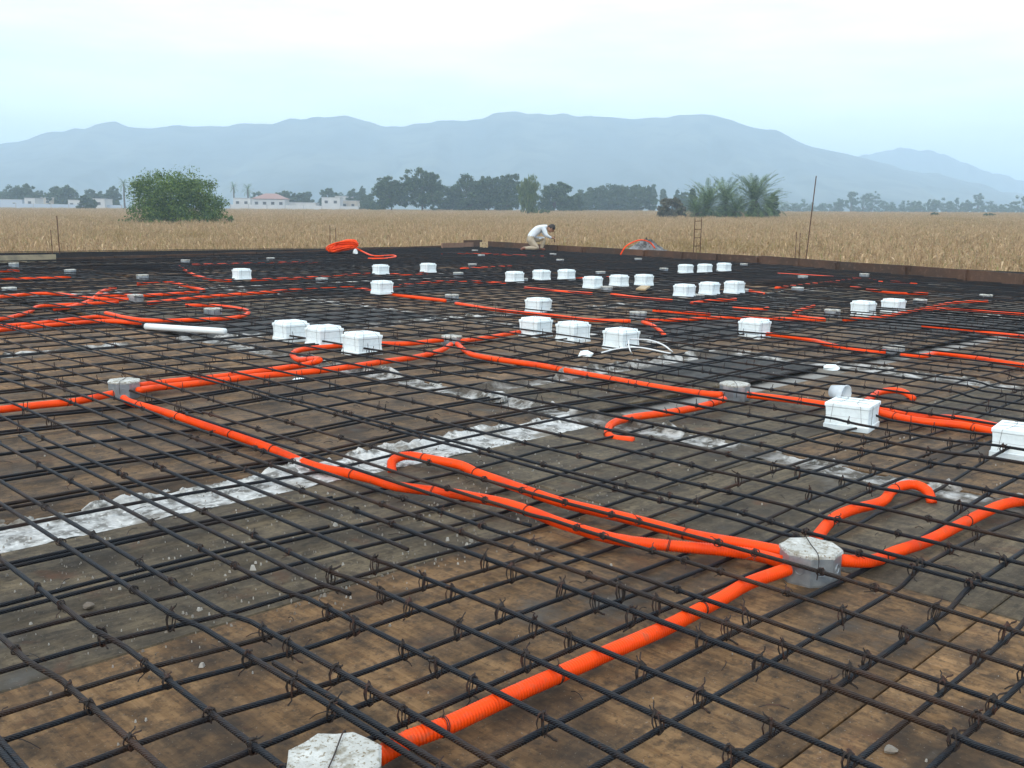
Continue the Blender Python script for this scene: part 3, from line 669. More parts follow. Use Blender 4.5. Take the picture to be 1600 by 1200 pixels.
# ------------------------------------------------------------------ odds and ends on the deck
P = spline([at(228, 510, .10), at(290, 514, .10), at(352, 518, .10)], .1)
m = MB().tube(P, .024, 14); tag(m.build('pipe', M['pvc'], None, True), 'loose white plastic pipe lying across the bars at left', 'pipe')
tag(MB().tube(spline([at(940, 551, .11), at(965, 545, .12), at(1000, 543, .12), at(1048, 552, .11), at(1045, 545, .14), at(1032, 537, .16), at(1012, 531, .16), at(985, 530, .14)], .03), .005, 6).build('cable', M['cable'], None, True), 'white cable looped on the bars before a foam box', 'cable')
tag(MB().tube(spline([at(982, 532, .15), at(983, 543, .13), at(987, 553, .09)], .03), .0045, 6).build('cable', M['cable'], None, True), 'short white cable end crossing the looped cable', 'cable')
# clear plastic cup lying on its side
gm = bpy.data.materials.new('clear_plastic'); gm.use_nodes = True; b = gm.node_tree.nodes['Principled BSDF']
b.inputs['Base Color'].default_value = (.75, .8, .84, 1); b.inputs['Alpha'].default_value = .55; b.inputs['Roughness'].default_value = .25
c = at(1311, 613, .14); t = thing('plastic_cup', 'clear plastic cup lying on its side behind tall foam box', 'cup', c, math.radians(-98))
def ringx(rr, x): return [(x, rr*math.cos(q), rr*math.sin(q)) for q in np.linspace(0, 6.283, 21)[:-1]]
MB().rings([ringx(.030, -.04), ringx(.041, .04), ringx(.0395, .04), ringx(.0285, -.037)]).build('cup_wall', gm, t, True)
MB().tube([(.04, .041*math.cos(q), .041*math.sin(q)) for q in np.linspace(0, 6.283, 21)[:-1]], .0022, 5, False, True).build('rim', gm, t, True)
def scrap(name, label, px, s, mt, z=.004, hh=.012, seed=1):
    r = random.Random(seed); p = at(px[0], px[1], z); n = 7
    ring = lambda k, zz: [(s*k*r.uniform(.7, 1.2)*math.cos(i*6.283/n), s*k*r.uniform(.7, 1.2)*math.sin(i*6.283/n), zz+r.uniform(0, hh*.3)) for i in range(n)]
    return tag(MB().rings([ring(1, 0), ring(1.02, hh*.5), ring(.6, hh)]).build(name, mt, None, False, p), label, 'scrap')
scrap('foam_scrap', 'flat white scrap on plywood under the long conduit at left', (468, 595), .05, M['foam'], 0.004, .012, 1)
scrap('foam_scrap', 'white scrap at the foot of middle foam row', (914, 557), .05, M['foam'], .06, .03, 2)
scrap('foam_scrap', 'small white scrap on bars above the clear cup', (1299, 579), .045, M['foam'], .07, .03, 3)
scrap('mortar_lump', 'white mortar lump between the bars near the middle of picture', (777, 628), .06, M['mortar'], .0, .05, 4)
scrap('stone', 'small pale stone on plywood at bottom right', (1391, 1175), .012, M['crumb'], .0, .01, 5)
scrap('stone', 'small pale stone under the bars at lower left', (139, 950), .013, M['crumb'], .0, .012, 6)
p = at(1005, 451, .09); MBx = MB().box((-.3, -.06, 0), (.3, .06, .02)); o = MBx.build('board', M['wood'], None, False, p); o.rotation_euler = (0, 0, .55); tag(o, 'scrap of pale board lying by the far lower foam row', 'board')

# ------------------------------------------------------------------ edge forms
def board(p, q, z0, z1, th, mt, parent, name='board', gap=.006):
    p = np.array(p); q = np.array(q); d = (q-p)/np.linalg.norm(q-p); n = np.array([-d[1], d[0]]); p = p+d*gap; q = q-d*gap
    zj = [random.uniform(-.012, .012) for _ in range(2)]
    vs_ = [(*(p-n*th/2), z0), (*(q-n*th/2), z0), (*(q+n*th/2), z0), (*(p+n*th/2), z0), (*(p-n*th/2), z1+zj[0]), (*(q-n*th/2), z1+zj[1]), (*(q+n*th/2), z1+zj[1]), (*(p+n*th/2), z1+zj[0])]
    return MB().add(vs_, [(0,3,2,1),(4,5,6,7),(0,1,5,4),(1,2,6,5),(2,3,7,6),(3,0,4,7)]).build(name, mt, parent)
ef = thing('edge_formwork', 'long dark plank form along the right edge of the deck', 'formwork')
pts = np.array(EDGE_R)[::-1]; L_ = np.r_[0, np.cumsum(np.linalg.norm(np.diff(pts, axis=0), axis=1))]
s = 0; k = 0
while s < L_[-1]-.3:
    e_ = min(s+random.choice([1.2, 2.44, 2.44, 1.8]), L_[-1]); f_ = lambda q: np.array([np.interp(q, L_, pts[:, 0]), np.interp(q, L_, pts[:, 1])])
    board(f_(s), f_(e_), -.05, .215, .03, M['plank'], ef)
    d = f_(e_)-f_(s); d /= np.linalg.norm(d); n = np.array([d[1], -d[0]]); n = n if n@np.array([1, -.2]) < 0 else -n
    q = f_(e_)-d*.1; board(q+n*.05-d*.03, q+n*.05+d*.03, -.04, .19, .045, M['plank'], ef, 'stake')
    if k % 2: q = f_((s+e_)/2); board(q+n*.04-d*.025, q+n*.04+d*.025, -.04, .205, .03, M['plank'], ef, 'stake')
    s = e_; k += 1
el = thing('edge_formwork', 'low dark plank form along the back left edge of the deck', 'formwork')
pts2 = np.array(EDGE_L); 
for i in range(1, 3):
    a_, b_ = pts2[i], pts2[i+1]; n_ = 4
    for j in range(n_): board(a_+(b_-a_)*j/n_, a_+(b_-a_)*(j+1)/n_, -.05, .10, .03, M['plank'], el)
o = board(pts2[3], pts2[3]+(pts2[5]-pts2[3])*.9, -.02, .17, .03, M['plankp'], None, 'plank'); tag(o, 'pale weathered plank at the far left end of the deck', 'plank')
o = board(at(690, 391)[:2], at(739, 389)[:2], -.03, .20, .04, M['plankr'], None, 'plank'); tag(o, 'reddish plank set by the back corner of the deck', 'plank')
o = board(at(724, 388)[:2]+.2, at(752, 387)[:2]+.2, -.03, .24, .04, M['plank'], None, 'plank'); tag(o, 'short dark plank behind the reddish one at the back corner', 'plank')
c = at(756, 390); t = thing('timber_crate', 'small pale timber block standing at the back corner of the deck', 'timber block', c, -.75)
for i in (-1, 0, 1): MB().box((i*.085-.035, -.03, 0), (i*.085+.035, .03, .23+.01*i)).build('slat', M['wood'], t)
MB().box((-.12, .032, .03), (.12, .05, .07)).build('batten', M['plank'], t)
MB().box((-.12, .032, .15), (.12, .05, .19)).build('batten', M['plank'], t)
c = np.array(at(1120, 410)); 
o = MB().box((-.10, -.012, 0), (.10, .012, .14)).build('offcut', M['wood'], None, False, (c[0]-.12, c[1], .06)); o.rotation_euler = (0, 0, math.radians(-76)); tag(o, 'small pale offcut fixed to the dark plank above far foam trio', 'offcut')

# ------------------------------------------------------------------ orange coil at the back edge
c = at(535, 400); t = thing('conduit_coil', 'heaped coil of loose orange conduit at the back edge', 'coil', (0, 0, 0))
rr = random.Random(4)
ex = np.array([_c, -_c, 0]); ey = np.array([_c, _c, 0]); ez = np.array([0, 0, 1.])
for i in range(30):
    w = rr.uniform(.16, .36); a_ = rr.uniform(.02, .15); dx = rr.uniform(-.03, .03); dy = rr.uniform(-.16, .16); sk = rr.uniform(-.5, .5)
    th = np.linspace(0, 6.283, 29)[:-1]
    P = np.array([c+ex*(dx+w*math.cos(q)+.05*math.sin(q))+ey*(dy*(1.15-.85*math.cos(q))*.6+sk*.1*math.sin(q))+ez*(.065+.85*a_*(1+math.sin(q+sk*.4))+.055*(1+math.cos(q))) for q in th])
    MB().tube(P, .017, 7, False, True).build('conduit_turn', M['orange'], t, True)
conduit('loose tail of orange conduit lying right of the coil', [], raw=[c+ex*.30+ez*.2, c+ex*.5+ez*.10, at(585, 400, .07), at(612, 399, .07), at(618, 401, .07), at(600, 404, .07), at(575, 404, .07)], r=.018)
scrap('foam_scrap', 'small white scrap at the right foot of the orange coil', (555, 397), .06, M['foam'], .05, .1, 9)

# ------------------------------------------------------------------ rods and cages standing beyond the edge
def rod(label, u0, v0, u1, v1, F, r_=.008):
    a_ = gp(u0, F); top = FL(F, lat(u1, F)); zt = topz(u1, v1, F)
    tag(MB().tube([(a_[0], a_[1], a_[2]), (a_[0]*.5+top[0]*.5, a_[1]*.5+top[1]*.5, (a_[2]+zt)/2), (top[0], top[1], zt)], r_, 5).build('steel_rod', M['rust']), label, 'rod', 'steel rods standing beyond the deck')
rod('tall thin steel rod at far left beside pale plank', 92, 408, 88, 337, 20, .010)
rod('shorter thin steel rod left of the tall one', 80, 408, 77, 359, 20, .008)
rod('left of two thin rods above the orange coil', 516, 400, 515, 352, 26)
rod('right of two thin rods above the orange coil', 524, 400, 524, 356, 26)
rod('tallest leaning steel rod against the right hills', 1254, 405, 1272, 275, 21.5, .012)
rod('short rod left of the tallest leaning rod', 1248, 405, 1247, 362, 21.5)
rod('short rod just beside the tallest leaning rod', 1257, 405, 1253, 364, 21.5)
F = 24; p = gp(1092, F); zt = topz(1092, 341, F)
t = thing('column_cage', 'rusty steel column cage standing beyond the dark plank', 'rebar cage', (p[0], p[1], p[2]), .55); H = zt-p[2]
for sx in (-1, 1):
    for sy in (-1, 1): MB().tube([(sx*.08, sy*.08, 0), (sx*.08+.004, sy*.08, H*.5), (sx*.08, sy*.08, H+random.uniform(-.03, .03))], .006, 5).build('upright', M['rust'], t)
for i in range(int(H/.2)):
    z = H-.07-i*.2; q = .085; MB().tube([(-q, -q, z), (q, -q, z+.01), (q, q, z), (-q, q, z-.01)], .004, 4, False, True).build('stirrup', M['rust'], t)
# gravel heap with orange conduit behind the plank
F = 26.8; p = gp(1013, F); zt = topz(1008, 376, F)
V = []; n = 40; rr = random.Random(8)
for i in range(13):
    for j in range(n):
        k = i/12; rad = (.05+5.2*k**1.05)*(1+.10*math.sin(j*.47)+.06*math.sin(j*1.3+2)); zz = (zt-p[2])*(1-k)**1.0
        V.append((rad*math.cos(j*6.283/n)+rr.gauss(0, .035), rad*math.sin(j*6.283/n)+rr.gauss(0, .035), max(-.05, zz+rr.gauss(0, .04))))
Q = [(i*n+j, (i+1)*n+j, (i+1)*n+(j+1) % n, i*n+(j+1) % n) for i in range(12) for j in range(n)]
t = thing('gravel_heap', 'grey gravel heap showing over the dark plank', 'gravel heap', p)
link('heap', npmesh('heap', V, Q), M['gravel'], t)
st = MB()
for i in range(900):
    k = rr.random()**.6*.5; a_ = rr.uniform(0, 6.3); s_ = rr.uniform(.02, .07); x, y, z = 5.2*k*math.cos(a_), 5.2*k*math.sin(a_), (zt-p[2])*(1-k)
    st.add([(x+rr.uniform(-s_, s_), y+rr.uniform(-s_, s_), z-s_*.5), (x+s_, y, z+rr.uniform(0, s_)), (x-s_*.6, y+s_, z+rr.uniform(0, s_)), (x-s_*.5, y-s_, z+rr.uniform(0, s_))], [(0,1,2),(0,2,3),(0,3,1),(1,3,2)])
o = st.build('stones', M['gravel'], t); o['kind'] = 'stuff'
def edgept(u, v, F): q = FL(F, lat(u, F)); return np.array([q[0], q[1], topz(u, v, F)])
conduit('orange conduit arching over the gravel heap behind the plank', [], raw=[edgept(972, 398, 24.3), edgept(979, 386, 24.4), edgept(992, 378, 24.6), edgept(1005, 375, 24.8), edgept(1018, 379, 25), edgept(1026, 388, 25)], r=.017)

# ------------------------------------------------------------------ the kneeling man
mp_ = at(835, 395); face = math.atan2(-_c, _c)+.12
t = thing('person', 'man in white shirt and khaki trousers kneeling at the far plank, head bowed', 'person', (mp_[0], mp_[1], .055), face)
def skin(name, verts, edges, radii, parent, mats, pick, sub=2):
    me = bpy.data.meshes.new(name); me.from_pydata(verts, edges, []); o = bpy.data.objects.new(name, me); C.objects.link(o); o.parent = parent
    md = o.modifiers.new('s', 'SKIN'); md.use_smooth_shade = True
    for i, q in enumerate(me.skin_vertices[0].data): q.radius = (radii[i], radii[i]) if not isinstance(radii[i], tuple) else radii[i]; q.use_root = (i == 0)
    o.modifiers.new('u', 'SUBSURF').levels = sub; o.modifiers['u'].render_levels = sub
    dg = bpy.context.evaluated_depsgraph_get(); m2 = bpy.data.meshes.new_from_object(o.evaluated_get(dg)); m2.materials.clear()
    for q in mats: m2.materials.append(q)
    for pl in m2.polygons: pl.material_index = pick(pl.center); pl.use_smooth = True
    o.modifiers.clear(); o.data = m2; return o
# joints: x forward, y towards his left (away from the camera), z up
BV = [(-.17,0,.30),(-.06,0,.44),(.08,0,.58),(.22,0,.665),(.31,0,.675),(.37,0,.66),   # pelvis, spine, chest, neck base, neck, head base
      (-.15,-.10,.27),(.09,-.15,.075),(-.12,-.14,.085),(-.34,-.13,.07),(-.40,-.13,.02),          # near hip, knee, shin, ankle, toe
      (-.15,.10,.28),(.29,.14,.34),(.25,.14,.18),(.21,.13,.05),(.32,.14,.03),            # far hip, knee, shin, ankle, toe
      (.21,-.17,.63),(.30,-.21,.42),(.42,-.15,.37),(.50,-.10,.36),                       # near shoulder, elbow, wrist, hand
      (.21,.17,.63),(.31,.21,.44),(.42,.13,.38),(.50,.05,.36)]
BE = [(0,1),(1,2),(2,3),(3,4),(4,5),(0,6),(6,7),(7,8),(8,9),(9,10),(0,11),(11,12),(12,13),(13,14),(14,15),(3,16),(16,17),(17,18),(18,19),(3,20),(20,21),(21,22),(22,23)]
BR = [.13,.125,.135,.11,.055,.05,.10,.07,.06,.042,.035,.10,.072,.06,.045,.035,.075,.05,.036,.032,.075,.05,.036,.032]
for hand, s_ in ((19, -1), (23, 1)):
    hx, hy, hz_ = BV[hand]
    for k in range(5):
        a_ = (hx+.035, hy+(k-2)*.016, hz_-.005 if k else hz_-.02); b_ = (hx+.065-.006*abs(k-2), hy+(k-2)*.018*(1 if k else 1.6), hz_-.035)
        i = len(BV); BV += [a_, b_]; BE += [(hand, i), (i, i+1)]; BR += [.0095, .008]
def pick(c):
    x, y, z = c
    if z > .55 and x > .335: return 0
    if x > .385 and z > .3 and abs(y) < .2: return 0 if x > .44 else 1
    if z < .1 and x < -.28: return 3
    if z < .075 and x > .16 and y > .05: return 3
    lim = .40-.25*(x+.1) if x < .1 else .36
    if x > .12 and z > .33 and not (y > .06 and z < .43 and x > .2 and x < .37 and y < .19): return 1
    return 1 if z > lim else 2
body = skin('body', BV, BE, BR, t, [M['skin'], M['shirt'], M['trouser'], M['shoe']], pick)
# head: ellipsoid with brow, nose, chin, ears
def head():
    m = MB(); R = []; 
    for i in range(13):
        ph = math.pi*i/12; ring = []
        for j in range(18):
            th = j*2*math.pi/18; x = .095*math.sin(ph)*math.cos(th); y = .076*math.sin(ph)*math.sin(th); z = .118*math.cos(ph)
            if x > .03 and abs(y) < .02 and -.03 < z < .025: x += .022          # nose
            if z < -.06 and x > 0: x += .012                                  # chin
            if x > .05 and .015 < abs(y) < .05 and .0 < z < .04: x -= .010      # eye sockets
            if x > .05 and abs(y) < .03 and -.062 < z < -.045: x -= .006        # mouth
            ring.append((x, y, z))
        R.append(ring)
    return m.rings(R)
hc = (.455, 0, .615); hr = (0, math.radians(48), .0)
h = head().build('head', M['skin'], body, True, hc); h.rotation_euler = hr
m = MB(); R = []
for i in range(9):
    ph = math.pi*.56*i/8; ring = []
    for j in range(18):
        th = j*2*math.pi/18; front = max(0, math.cos(th)); phh = ph*(1-.36*front); k = 1.09+random.uniform(-.02, .03)
        ring.append((.098*k*math.sin(phh)*math.cos(th)-.006, .079*k*math.sin(phh)*math.sin(th), .122*k*math.cos(phh)))
    R.append(ring)
hair = m.rings(R).build('hair', M['hair'], t, True, hc); hair.rotation_euler = hr
for s_ in (-1, 1):
    e_ = MB().rings([[(.012*math.cos(q), s_*(.074+.012*k), .024*math.sin(q)*(1+.2*k)) for q in np.linspace(0, 6.283, 9)[:-1]] for k in (0, 1)]).build('ear', M['skin'], t, True, hc); e_.rotation_euler = hr
hm = edgept(862, 378, 27)
t2 = thing('hammer', 'short tool held upright in the kneeling man hands', 'tool', (mp_[0], mp_[1], .055), face)
MB().tube([(.555, -.03, .24), (.545, -.03, .40)], .014, 8).build('handle', M['plank'], t2, True)

# ------------------------------------------------------------------ corn
def leaf_strip(V, Qs, base, yaw, length, width, rise, droop, r):
    d = np.array([math.cos(yaw), math.sin(yaw), 0]); s_ = np.array([-math.sin(yaw), math.cos(yaw), 0]); o_ = len(V)
    tw = r.uniform(-.6, .6)
    for k, t_ in enumerate((0, .3, .65, 1)):
        p = base+d*length*(t_*.9-.15*t_*t_)+np.array([0, 0, rise*t_-droop*t_*t_*1.6]); w = width*(1, .95, .7, .12)[k]
        sv = s_*math.cos(tw*t_)+np.array([0, 0, 1])*math.sin(tw*t_); V += [p-sv*w, p+sv*w]
    for k in range(3): Qs.append((o_+2*k, o_+2*k+1, o_+2*k+3, o_+2*k+2))
M['corn'] = island_mat('dry_maize', (.28, .18, .095), (.76, .56, .36), .85, [(.3, (.47, .325, .18)), (.7, (.64, .46, .28)), (.94, (.24, .21, .08))], .35, (.05, (.30, .22, .07), .56, .74))
pc = bpy.data.collections.new('maize_patches')
for v in range(5):
    r_ = random.Random(100+v); V = []; Q = []
    for i in range(17):
        x, y = r_.uniform(-.9, .9), r_.uniform(-.9, .9); H = r_.uniform(1.35, 1.85); lean = (r_.gauss(0, .08), r_.gauss(0, .08))
        a_ = r_.uniform(0, 6.3); o_ = len(V)
        for k, (zz, ww) in enumerate(((0, .013), (H*.55, .011), (H*.86, .007))):
            c_ = np.array([x+lean[0]*zz, y+lean[1]*zz, zz])
            V += [c_+np.array([ww*math.cos(a_+q), ww*math.sin(a_+q), 0]) for q in (0, 2.09, 4.19)]
        for k in range(2):
            for j in range(3): Q.append((o_+3*k+j, o_+3*k+(j+1) % 3, o_+3*k+3+(j+1) % 3, o_+3*k+3+j))
        yaw = r_.uniform(0, 6.3)
        for k in range(8):
            zz = H*(.28+.58*k/7); yaw += math.pi+r_.uniform(-.7, .7)
            leaf_strip(V, Q, np.array([x+lean[0]*zz, y+lean[1]*zz, zz]), yaw, r_.uniform(.32, .6), r_.uniform(.018, .034), r_.uniform(.05, .28), r_.uniform(.12, .42), r_)
        for k in range(4): leaf_strip(V, Q, np.array([x+lean[0]*H*.85, y+lean[1]*H*.85, H*.84]), r_.uniform(0, 6.3), r_.uniform(.05, .14), .008, r_.uniform(.16, .3), .02, r_)
    me = npmesh('maize_patch', V, Q); me.materials.append(M['corn']); o = bpy.data.objects.new('maize_patch', me); pc.objects.link(o)
P = []; F = 19.0
while F < 362:
    stp = 1.35 if F < 90 else 1.7 if F < 180 else 2.4
    l0, l1 = -F*.74-8, F*.74+8; ls = np.arange(l0, l1, stp); ls = ls+rng.uniform(-.4, .4, len(ls))*stp
    fsx = F+rng.uniform(-.4, .4, len(ls))*stp
    for f_, l_ in zip(fsx, ls):
        p = FL(f_, l_)
        if p[0] < xmax(min(p[1], 21.0))+2.2 and p[1] < ymax(min(p[0], 20.0))+2.2: continue
        if (p[0]-19.6)**2+(p[1]-14.6)**2 < 14: continue
        P.append((p[0], p[1], float(gz(f_, l_))))
    F += stp
me = bpy.data.meshes.new('maize_field'); me.from_pydata(P, [], []); field = link('maize_field', me); field['kind'] = 'stuff'; field['label'] = 'dry tan maize crop filling the field beyond the deck'
ng = bpy.data.node_groups.new('scatter_maize', 'GeometryNodeTree')
ng.interface.new_socket('Geometry', in_out='INPUT', socket_type='NodeSocketGeometry'); ng.interface.new_socket('Geometry', in_out='OUTPUT', socket_type='NodeSocketGeometry')
gi = N(ng, 'NodeGroupInput'); go = N(ng, 'NodeGroupOutput'); ci = N(ng, 'GeometryNodeCollectionInfo'); ci.inputs['Collection'].default_value = pc
ci.inputs['Separate Children'].default_value = True; ci.inputs['Reset Children'].default_value = True
ip = N(ng, 'GeometryNodeInstanceOnPoints'); ip.inputs['Pick Instance'].default_value = True
rv = N(ng, 'FunctionNodeRandomValue', data_type='FLOAT_VECTOR'); rv.inputs[0].default_value = (0, 0, 0); rv.inputs[1].default_value = (.0, .0, 6.283)
rs = N(ng, 'FunctionNodeRandomValue', data_type='FLOAT'); rs.inputs[2].default_value = .85; rs.inputs[3].default_value = 1.18
ng.links.new(gi.outputs[0], ip.inputs['Points']); ng.links.new(ci.outputs[0], ip.inputs['Instance']); ng.links.new(rv.outputs[0], ip.inputs['Rotation'])
ng.links.new(rs.outputs[1], ip.inputs['Scale']); ng.links.new(ip.outputs[0], go.inputs[0])
field.modifiers.new('scatter', 'NODES').node_group = ng

# ------------------------------------------------------------------ trees
def leaves(centres, per, spread, size, r, up=.3, drop=0):
    n = len(centres)*per; ci_ = np.repeat(np.asarray(centres), per, 0)
    d = r.normal(0, 1, (n, 3)); d /= np.linalg.norm(d, axis=1)[:, None]; rad = r.random(n)**.5
    sp = np.repeat(np.asarray(spread), per) if np.ndim(spread) else spread
    P = ci_+d*(rad*sp)[:, None]*np.array([1, 1, .75]); P[:, 2] -= drop*r.random(n)
    nrm = d+r.normal(0, .6, (n, 3))+np.array([0, 0, up]); nrm /= np.linalg.norm(nrm, axis=1)[:, None]
    a = np.cross(nrm, r.normal(0, 1, (n, 3))); a /= np.linalg.norm(a, axis=1)[:, None]+1e-9; b = np.cross(nrm, a)
    s = size*r.uniform(.55, 1.3, n)[:, None]; a = a*s; b = b*s*.55
    if drop: b = np.tile([0, 0, 1.0], (n, 1))*s*1.6; a = a*.5
    V = np.stack([P-a*.9, P+b, P+a, P-b], 1).reshape(-1, 3); Q = np.arange(n*4).reshape(-1, 4); return V, Q
def crown_centres(r, n, w, h, z0, kind):
    out = []
    if kind in ('round', 'dome'):
        nl = int(r.integers(9, 14)) if kind == 'round' else 44; lob = []
        for i in range(nl):
            a = i*2.39996+r.uniform(-.5, .5); e = (i+.5)/nl
            zz = (.10+.74*e) if kind == 'round' else .08+.80*e**1.15
            rad = (math.sin(math.pi*min(.93, zz*.9+.12))**.6 if kind == 'round' else (1-zz**2.0)**.5)*r.uniform(.45, .74)
            lob.append((rad*math.cos(a)*w/2, rad*math.sin(a)*w/2, z0+h*zz, r.uniform(.8, 1.2)))
        lr = min(w*.25, h*.34) if kind == 'round' else w*.13
        while len(out) < n:
            l = lob[int(r.integers(nl))]; d = r.normal(0, 1, 3); d /= np.linalg.norm(d); d[2] = d[2]*.75+.12; q = lr*l[3]*(.55+.45*r.random())
            out.append((l[0]+d[0]*q, l[1]+d[1]*q, max(l[2]+d[2]*q, .2)))
        return np.array(out)
    while len(out) < n:
        d = r.normal(0, 1, 3); d /= np.linalg.norm(d); k = r.random()**.33*(.55+.45*r.random())
        if kind == 'round': d = np.sign(d)*np.abs(d)**.8
        if kind == 'dome': d = np.sign(d)*np.abs(d)**.72; d[2] = abs(d[2])*1.05-.1; k = .55+.45*r.random()
        p = d*min(k, 1)*np.array([w/2, w/2, h/2]); out.append((p[0], p[1], z0+h/2+p[2]) if kind != 'dome' else (p[0], p[1], z0+max(p[2]*2, -.05*h)))
    return np.array(out)
FOL = dict(
    green=island_mat('bush_leaf', (.035, .08, .016), (.19, .27, .06), .6, [(.5, (.095, .16, .034))], .35),
    pine=island_mat('dark_crown_leaf', (.022, .048, .018), (.085, .125, .045), .7, [(.5, (.045, .08, .028))], .25),
    pale=island_mat('pale_willow_leaf', (.06, .10, .03), (.16, .20, .08), .7, [(.5, (.10, .145, .05))], .3),
    grey=island_mat('grey_brown_leaf', (.06, .06, .035), (.14, .12, .075), .8, [(.5, (.095, .09, .05))], .2),
    palm=island_mat('palm_frond_leaf', (.03, .06, .014), (.19, .26, .07), .5, [(.5, (.085, .145, .035))], .3),
)
def tree(name, label, u, F, vtop, wpx, fol, kind='round', base=.15, n=None, leaf=None, group=None, trunk=True, vbase=None):
    r = np.random.default_rng(int(u*7+F)); p = gp(u, F)
    H = topz(u, vtop, F)-p[2]; w = pw(wpx, F); t = thing(name, label, 'tree' if 'bush' not in name else 'bush', p, r.uniform(0, 6), group)
    w *= 1.3 if kind == 'round' else 1.1; z0 = H*(base*.75 if base > .15 else .0); h = H-z0; leaf = leaf or max(.16, F*.0011); n = int((n or int(min(190, 60+w*h*1.0)))*1.25)
    cl = w*(.075 if kind in ('round', 'dome') else .13)
    cc = crown_centres(r, n, w-cl*1.2, (h-cl) if kind != 'dome' else (h-cl), z0+cl*.4, kind)
    sp = cl*r.uniform(.6, 1.25, n)
    per = 46
    V, Q = leaves(cc, per, sp, leaf, r, drop=.9 if kind == 'weep' else 0)
    link('crown', npmesh('crown', V, Q), FOL[fol], t)
    m = MB(); tr_ = max(.08, H*.025); nst = 1 if kind in ('round', 'weep', 'slim') else 5
    for k in range(nst):
        a = r.uniform(0, 6.3); ox = 0 if nst == 1 else .3*math.cos(a); oy = 0 if nst == 1 else .3*math.sin(a)
        ln = 0 if nst == 1 else w*.14
        m.tube(spline([(ox, oy, -.1), (ox+ln*.4*math.cos(a), oy+ln*.4*math.sin(a), H*.3), (ln*math.cos(a), ln*math.sin(a), H*.62), (ln*1.5*math.cos(a), ln*1.5*math.sin(a), H*.76)], H*.15), np.linspace(tr_ if nst == 1 else tr_*.6, .03, len(spline([(ox, oy, -.1), (ox+ln*.4*math.cos(a), oy+ln*.4*math.sin(a), H*.3), (ln*math.cos(a), ln*math.sin(a), H*.62), (ln*1.5*math.cos(a), ln*1.5*math.sin(a), H*.76)], H*.15))), 6)
    for k in range(10 if H > 4.5 else 0):
        q = cc[int(r.integers(len(cc)))]; zb = H*(.2 if nst > 1 else max(base, .12)+.15*r.random())
        m.tube([(0, 0, zb), (q[0]*.5, q[1]*.5, (zb+q[2])*.5+.1*H*.3), tuple(q)], [tr_*.5, tr_*.28, .02], 5)
    m.build('trunk', M['bark'], t, True); return t
tree('broad_tree', 'big round bright green tree standing in the maize at left', 274, 112, 264, 176, 'green', 'dome', .10, 480, .14)
tree('low_bush', 'small green bush at the right foot of the big left tree', 358, 110, 333, 26, 'green', 'dome', .1, 16, .15)
G1 = 'trees behind the field in the middle'
for lab, u, F, v, w, fo, k, b in (
    ('leftmost dark round tree of the middle grove', 612, 330, 276, 47, 'pine', 'round', .22), ('tallest dark round tree in left of middle grove', 660, 325, 262, 54, 'pine', 'round', .2),
    ('dark lower tree in the gap of the middle grove', 698, 350, 286, 44, 'pine', 'round', .12), ('dark spreading tree in centre of middle grove', 733, 335, 270, 56, 'pine', 'round', .1),
    ('dark tree right of the grove centre', 763, 340, 272, 46, 'pine', 'round', .1), ('dark tree touching the pale drooping tree', 792, 335, 268, 44, 'pine', 'round', .08),
    ('dark tree just right of the pale drooping tree', 866, 330, 281, 52, 'pine', 'round', .08), ('small dark tree at right end of middle grove', 893, 345, 303, 30, 'pine', 'round', .08)):
    tree('dark_tree', lab, u, F, v, w, fo, k, b, None, .38, G1)
tree('drooping_tree', 'tall pale green drooping tree in front of the dark grove', 825, 245, 259, 38, 'pale', 'weep', .02, 90, .26)
tree('low_bush', 'low green bush at the foot of the drooping tree', 850, 240, 324, 26, 'pale', 'dome', .05, 14, .25)
for lab, u, F, v, w, fo, k in (
    ('hazy wide tree behind grove, left of three', 935, 400, 289, 52, 'pine', 'round'), ('hazy wide tree behind grove, middle of three', 962, 405, 288, 50, 'pine', 'round'), ('hazy tree behind grove, right of three', 1000, 400, 288, 46, 'pine', 'round'),
    ('small hazy tree left of the wide hazy ones', 912, 420, 298, 34, 'pine', 'round'), ('slim pale hazy tree left of the cypress', 1019, 470, 283, 17, 'pine', 'slim'), ('hazy pointed tree near the grey brown bush', 1036, 480, 290, 13, 'pine', 'slim'), ('small hazy tree behind grey brown bush', 1066, 430, 296, 26, 'pine', 'round'), ('thin dark tree left of the palms', 1082, 260, 289, 12, 'pine', 'slim')):
    tree('hazy_tree', lab, u, F, v, w, fo, k, .06, None, .45, G1)
tree('low_bush', 'grey brown bush at the left foot of palms', 1050, 178, 305, 54, 'grey', 'dome', .05, 150, .22)
tree('low_bush', 'round dark bush at the right foot of palms', 1208, 190, 297, 26, 'pine', 'dome', .05, 100, .22)
for lab, u in (('left of two dark bushes in the right field', 1460), ('right of two dark bushes in the right field', 1547)):
    tree('low_bush', lab, u, 240, 332, 25, 'pine', 'dome', .02, 60, .25, 'dark bushes in the right field')
G2 = 'hazy trees along the far right of the field'
RT = [(1238, 318, 30), (1256, 314, 26), (1275, 318, 30), (1296, 316, 28), (1313, 308, 16), (1330, 291, 17), (1348, 298, 24), (1362, 297, 22), (1385, 313, 30), (1404, 316, 26), (1422, 313, 24), (1440, 316, 26), (1458, 309, 18), (1474, 306, 26), (1497, 312, 26), (1512, 314, 18), (1528, 295, 17), (1545, 316, 26), (1562, 320, 24), (1578, 318, 22), (1596, 306, 24), (1625, 312, 30), (1660, 306, 34)]
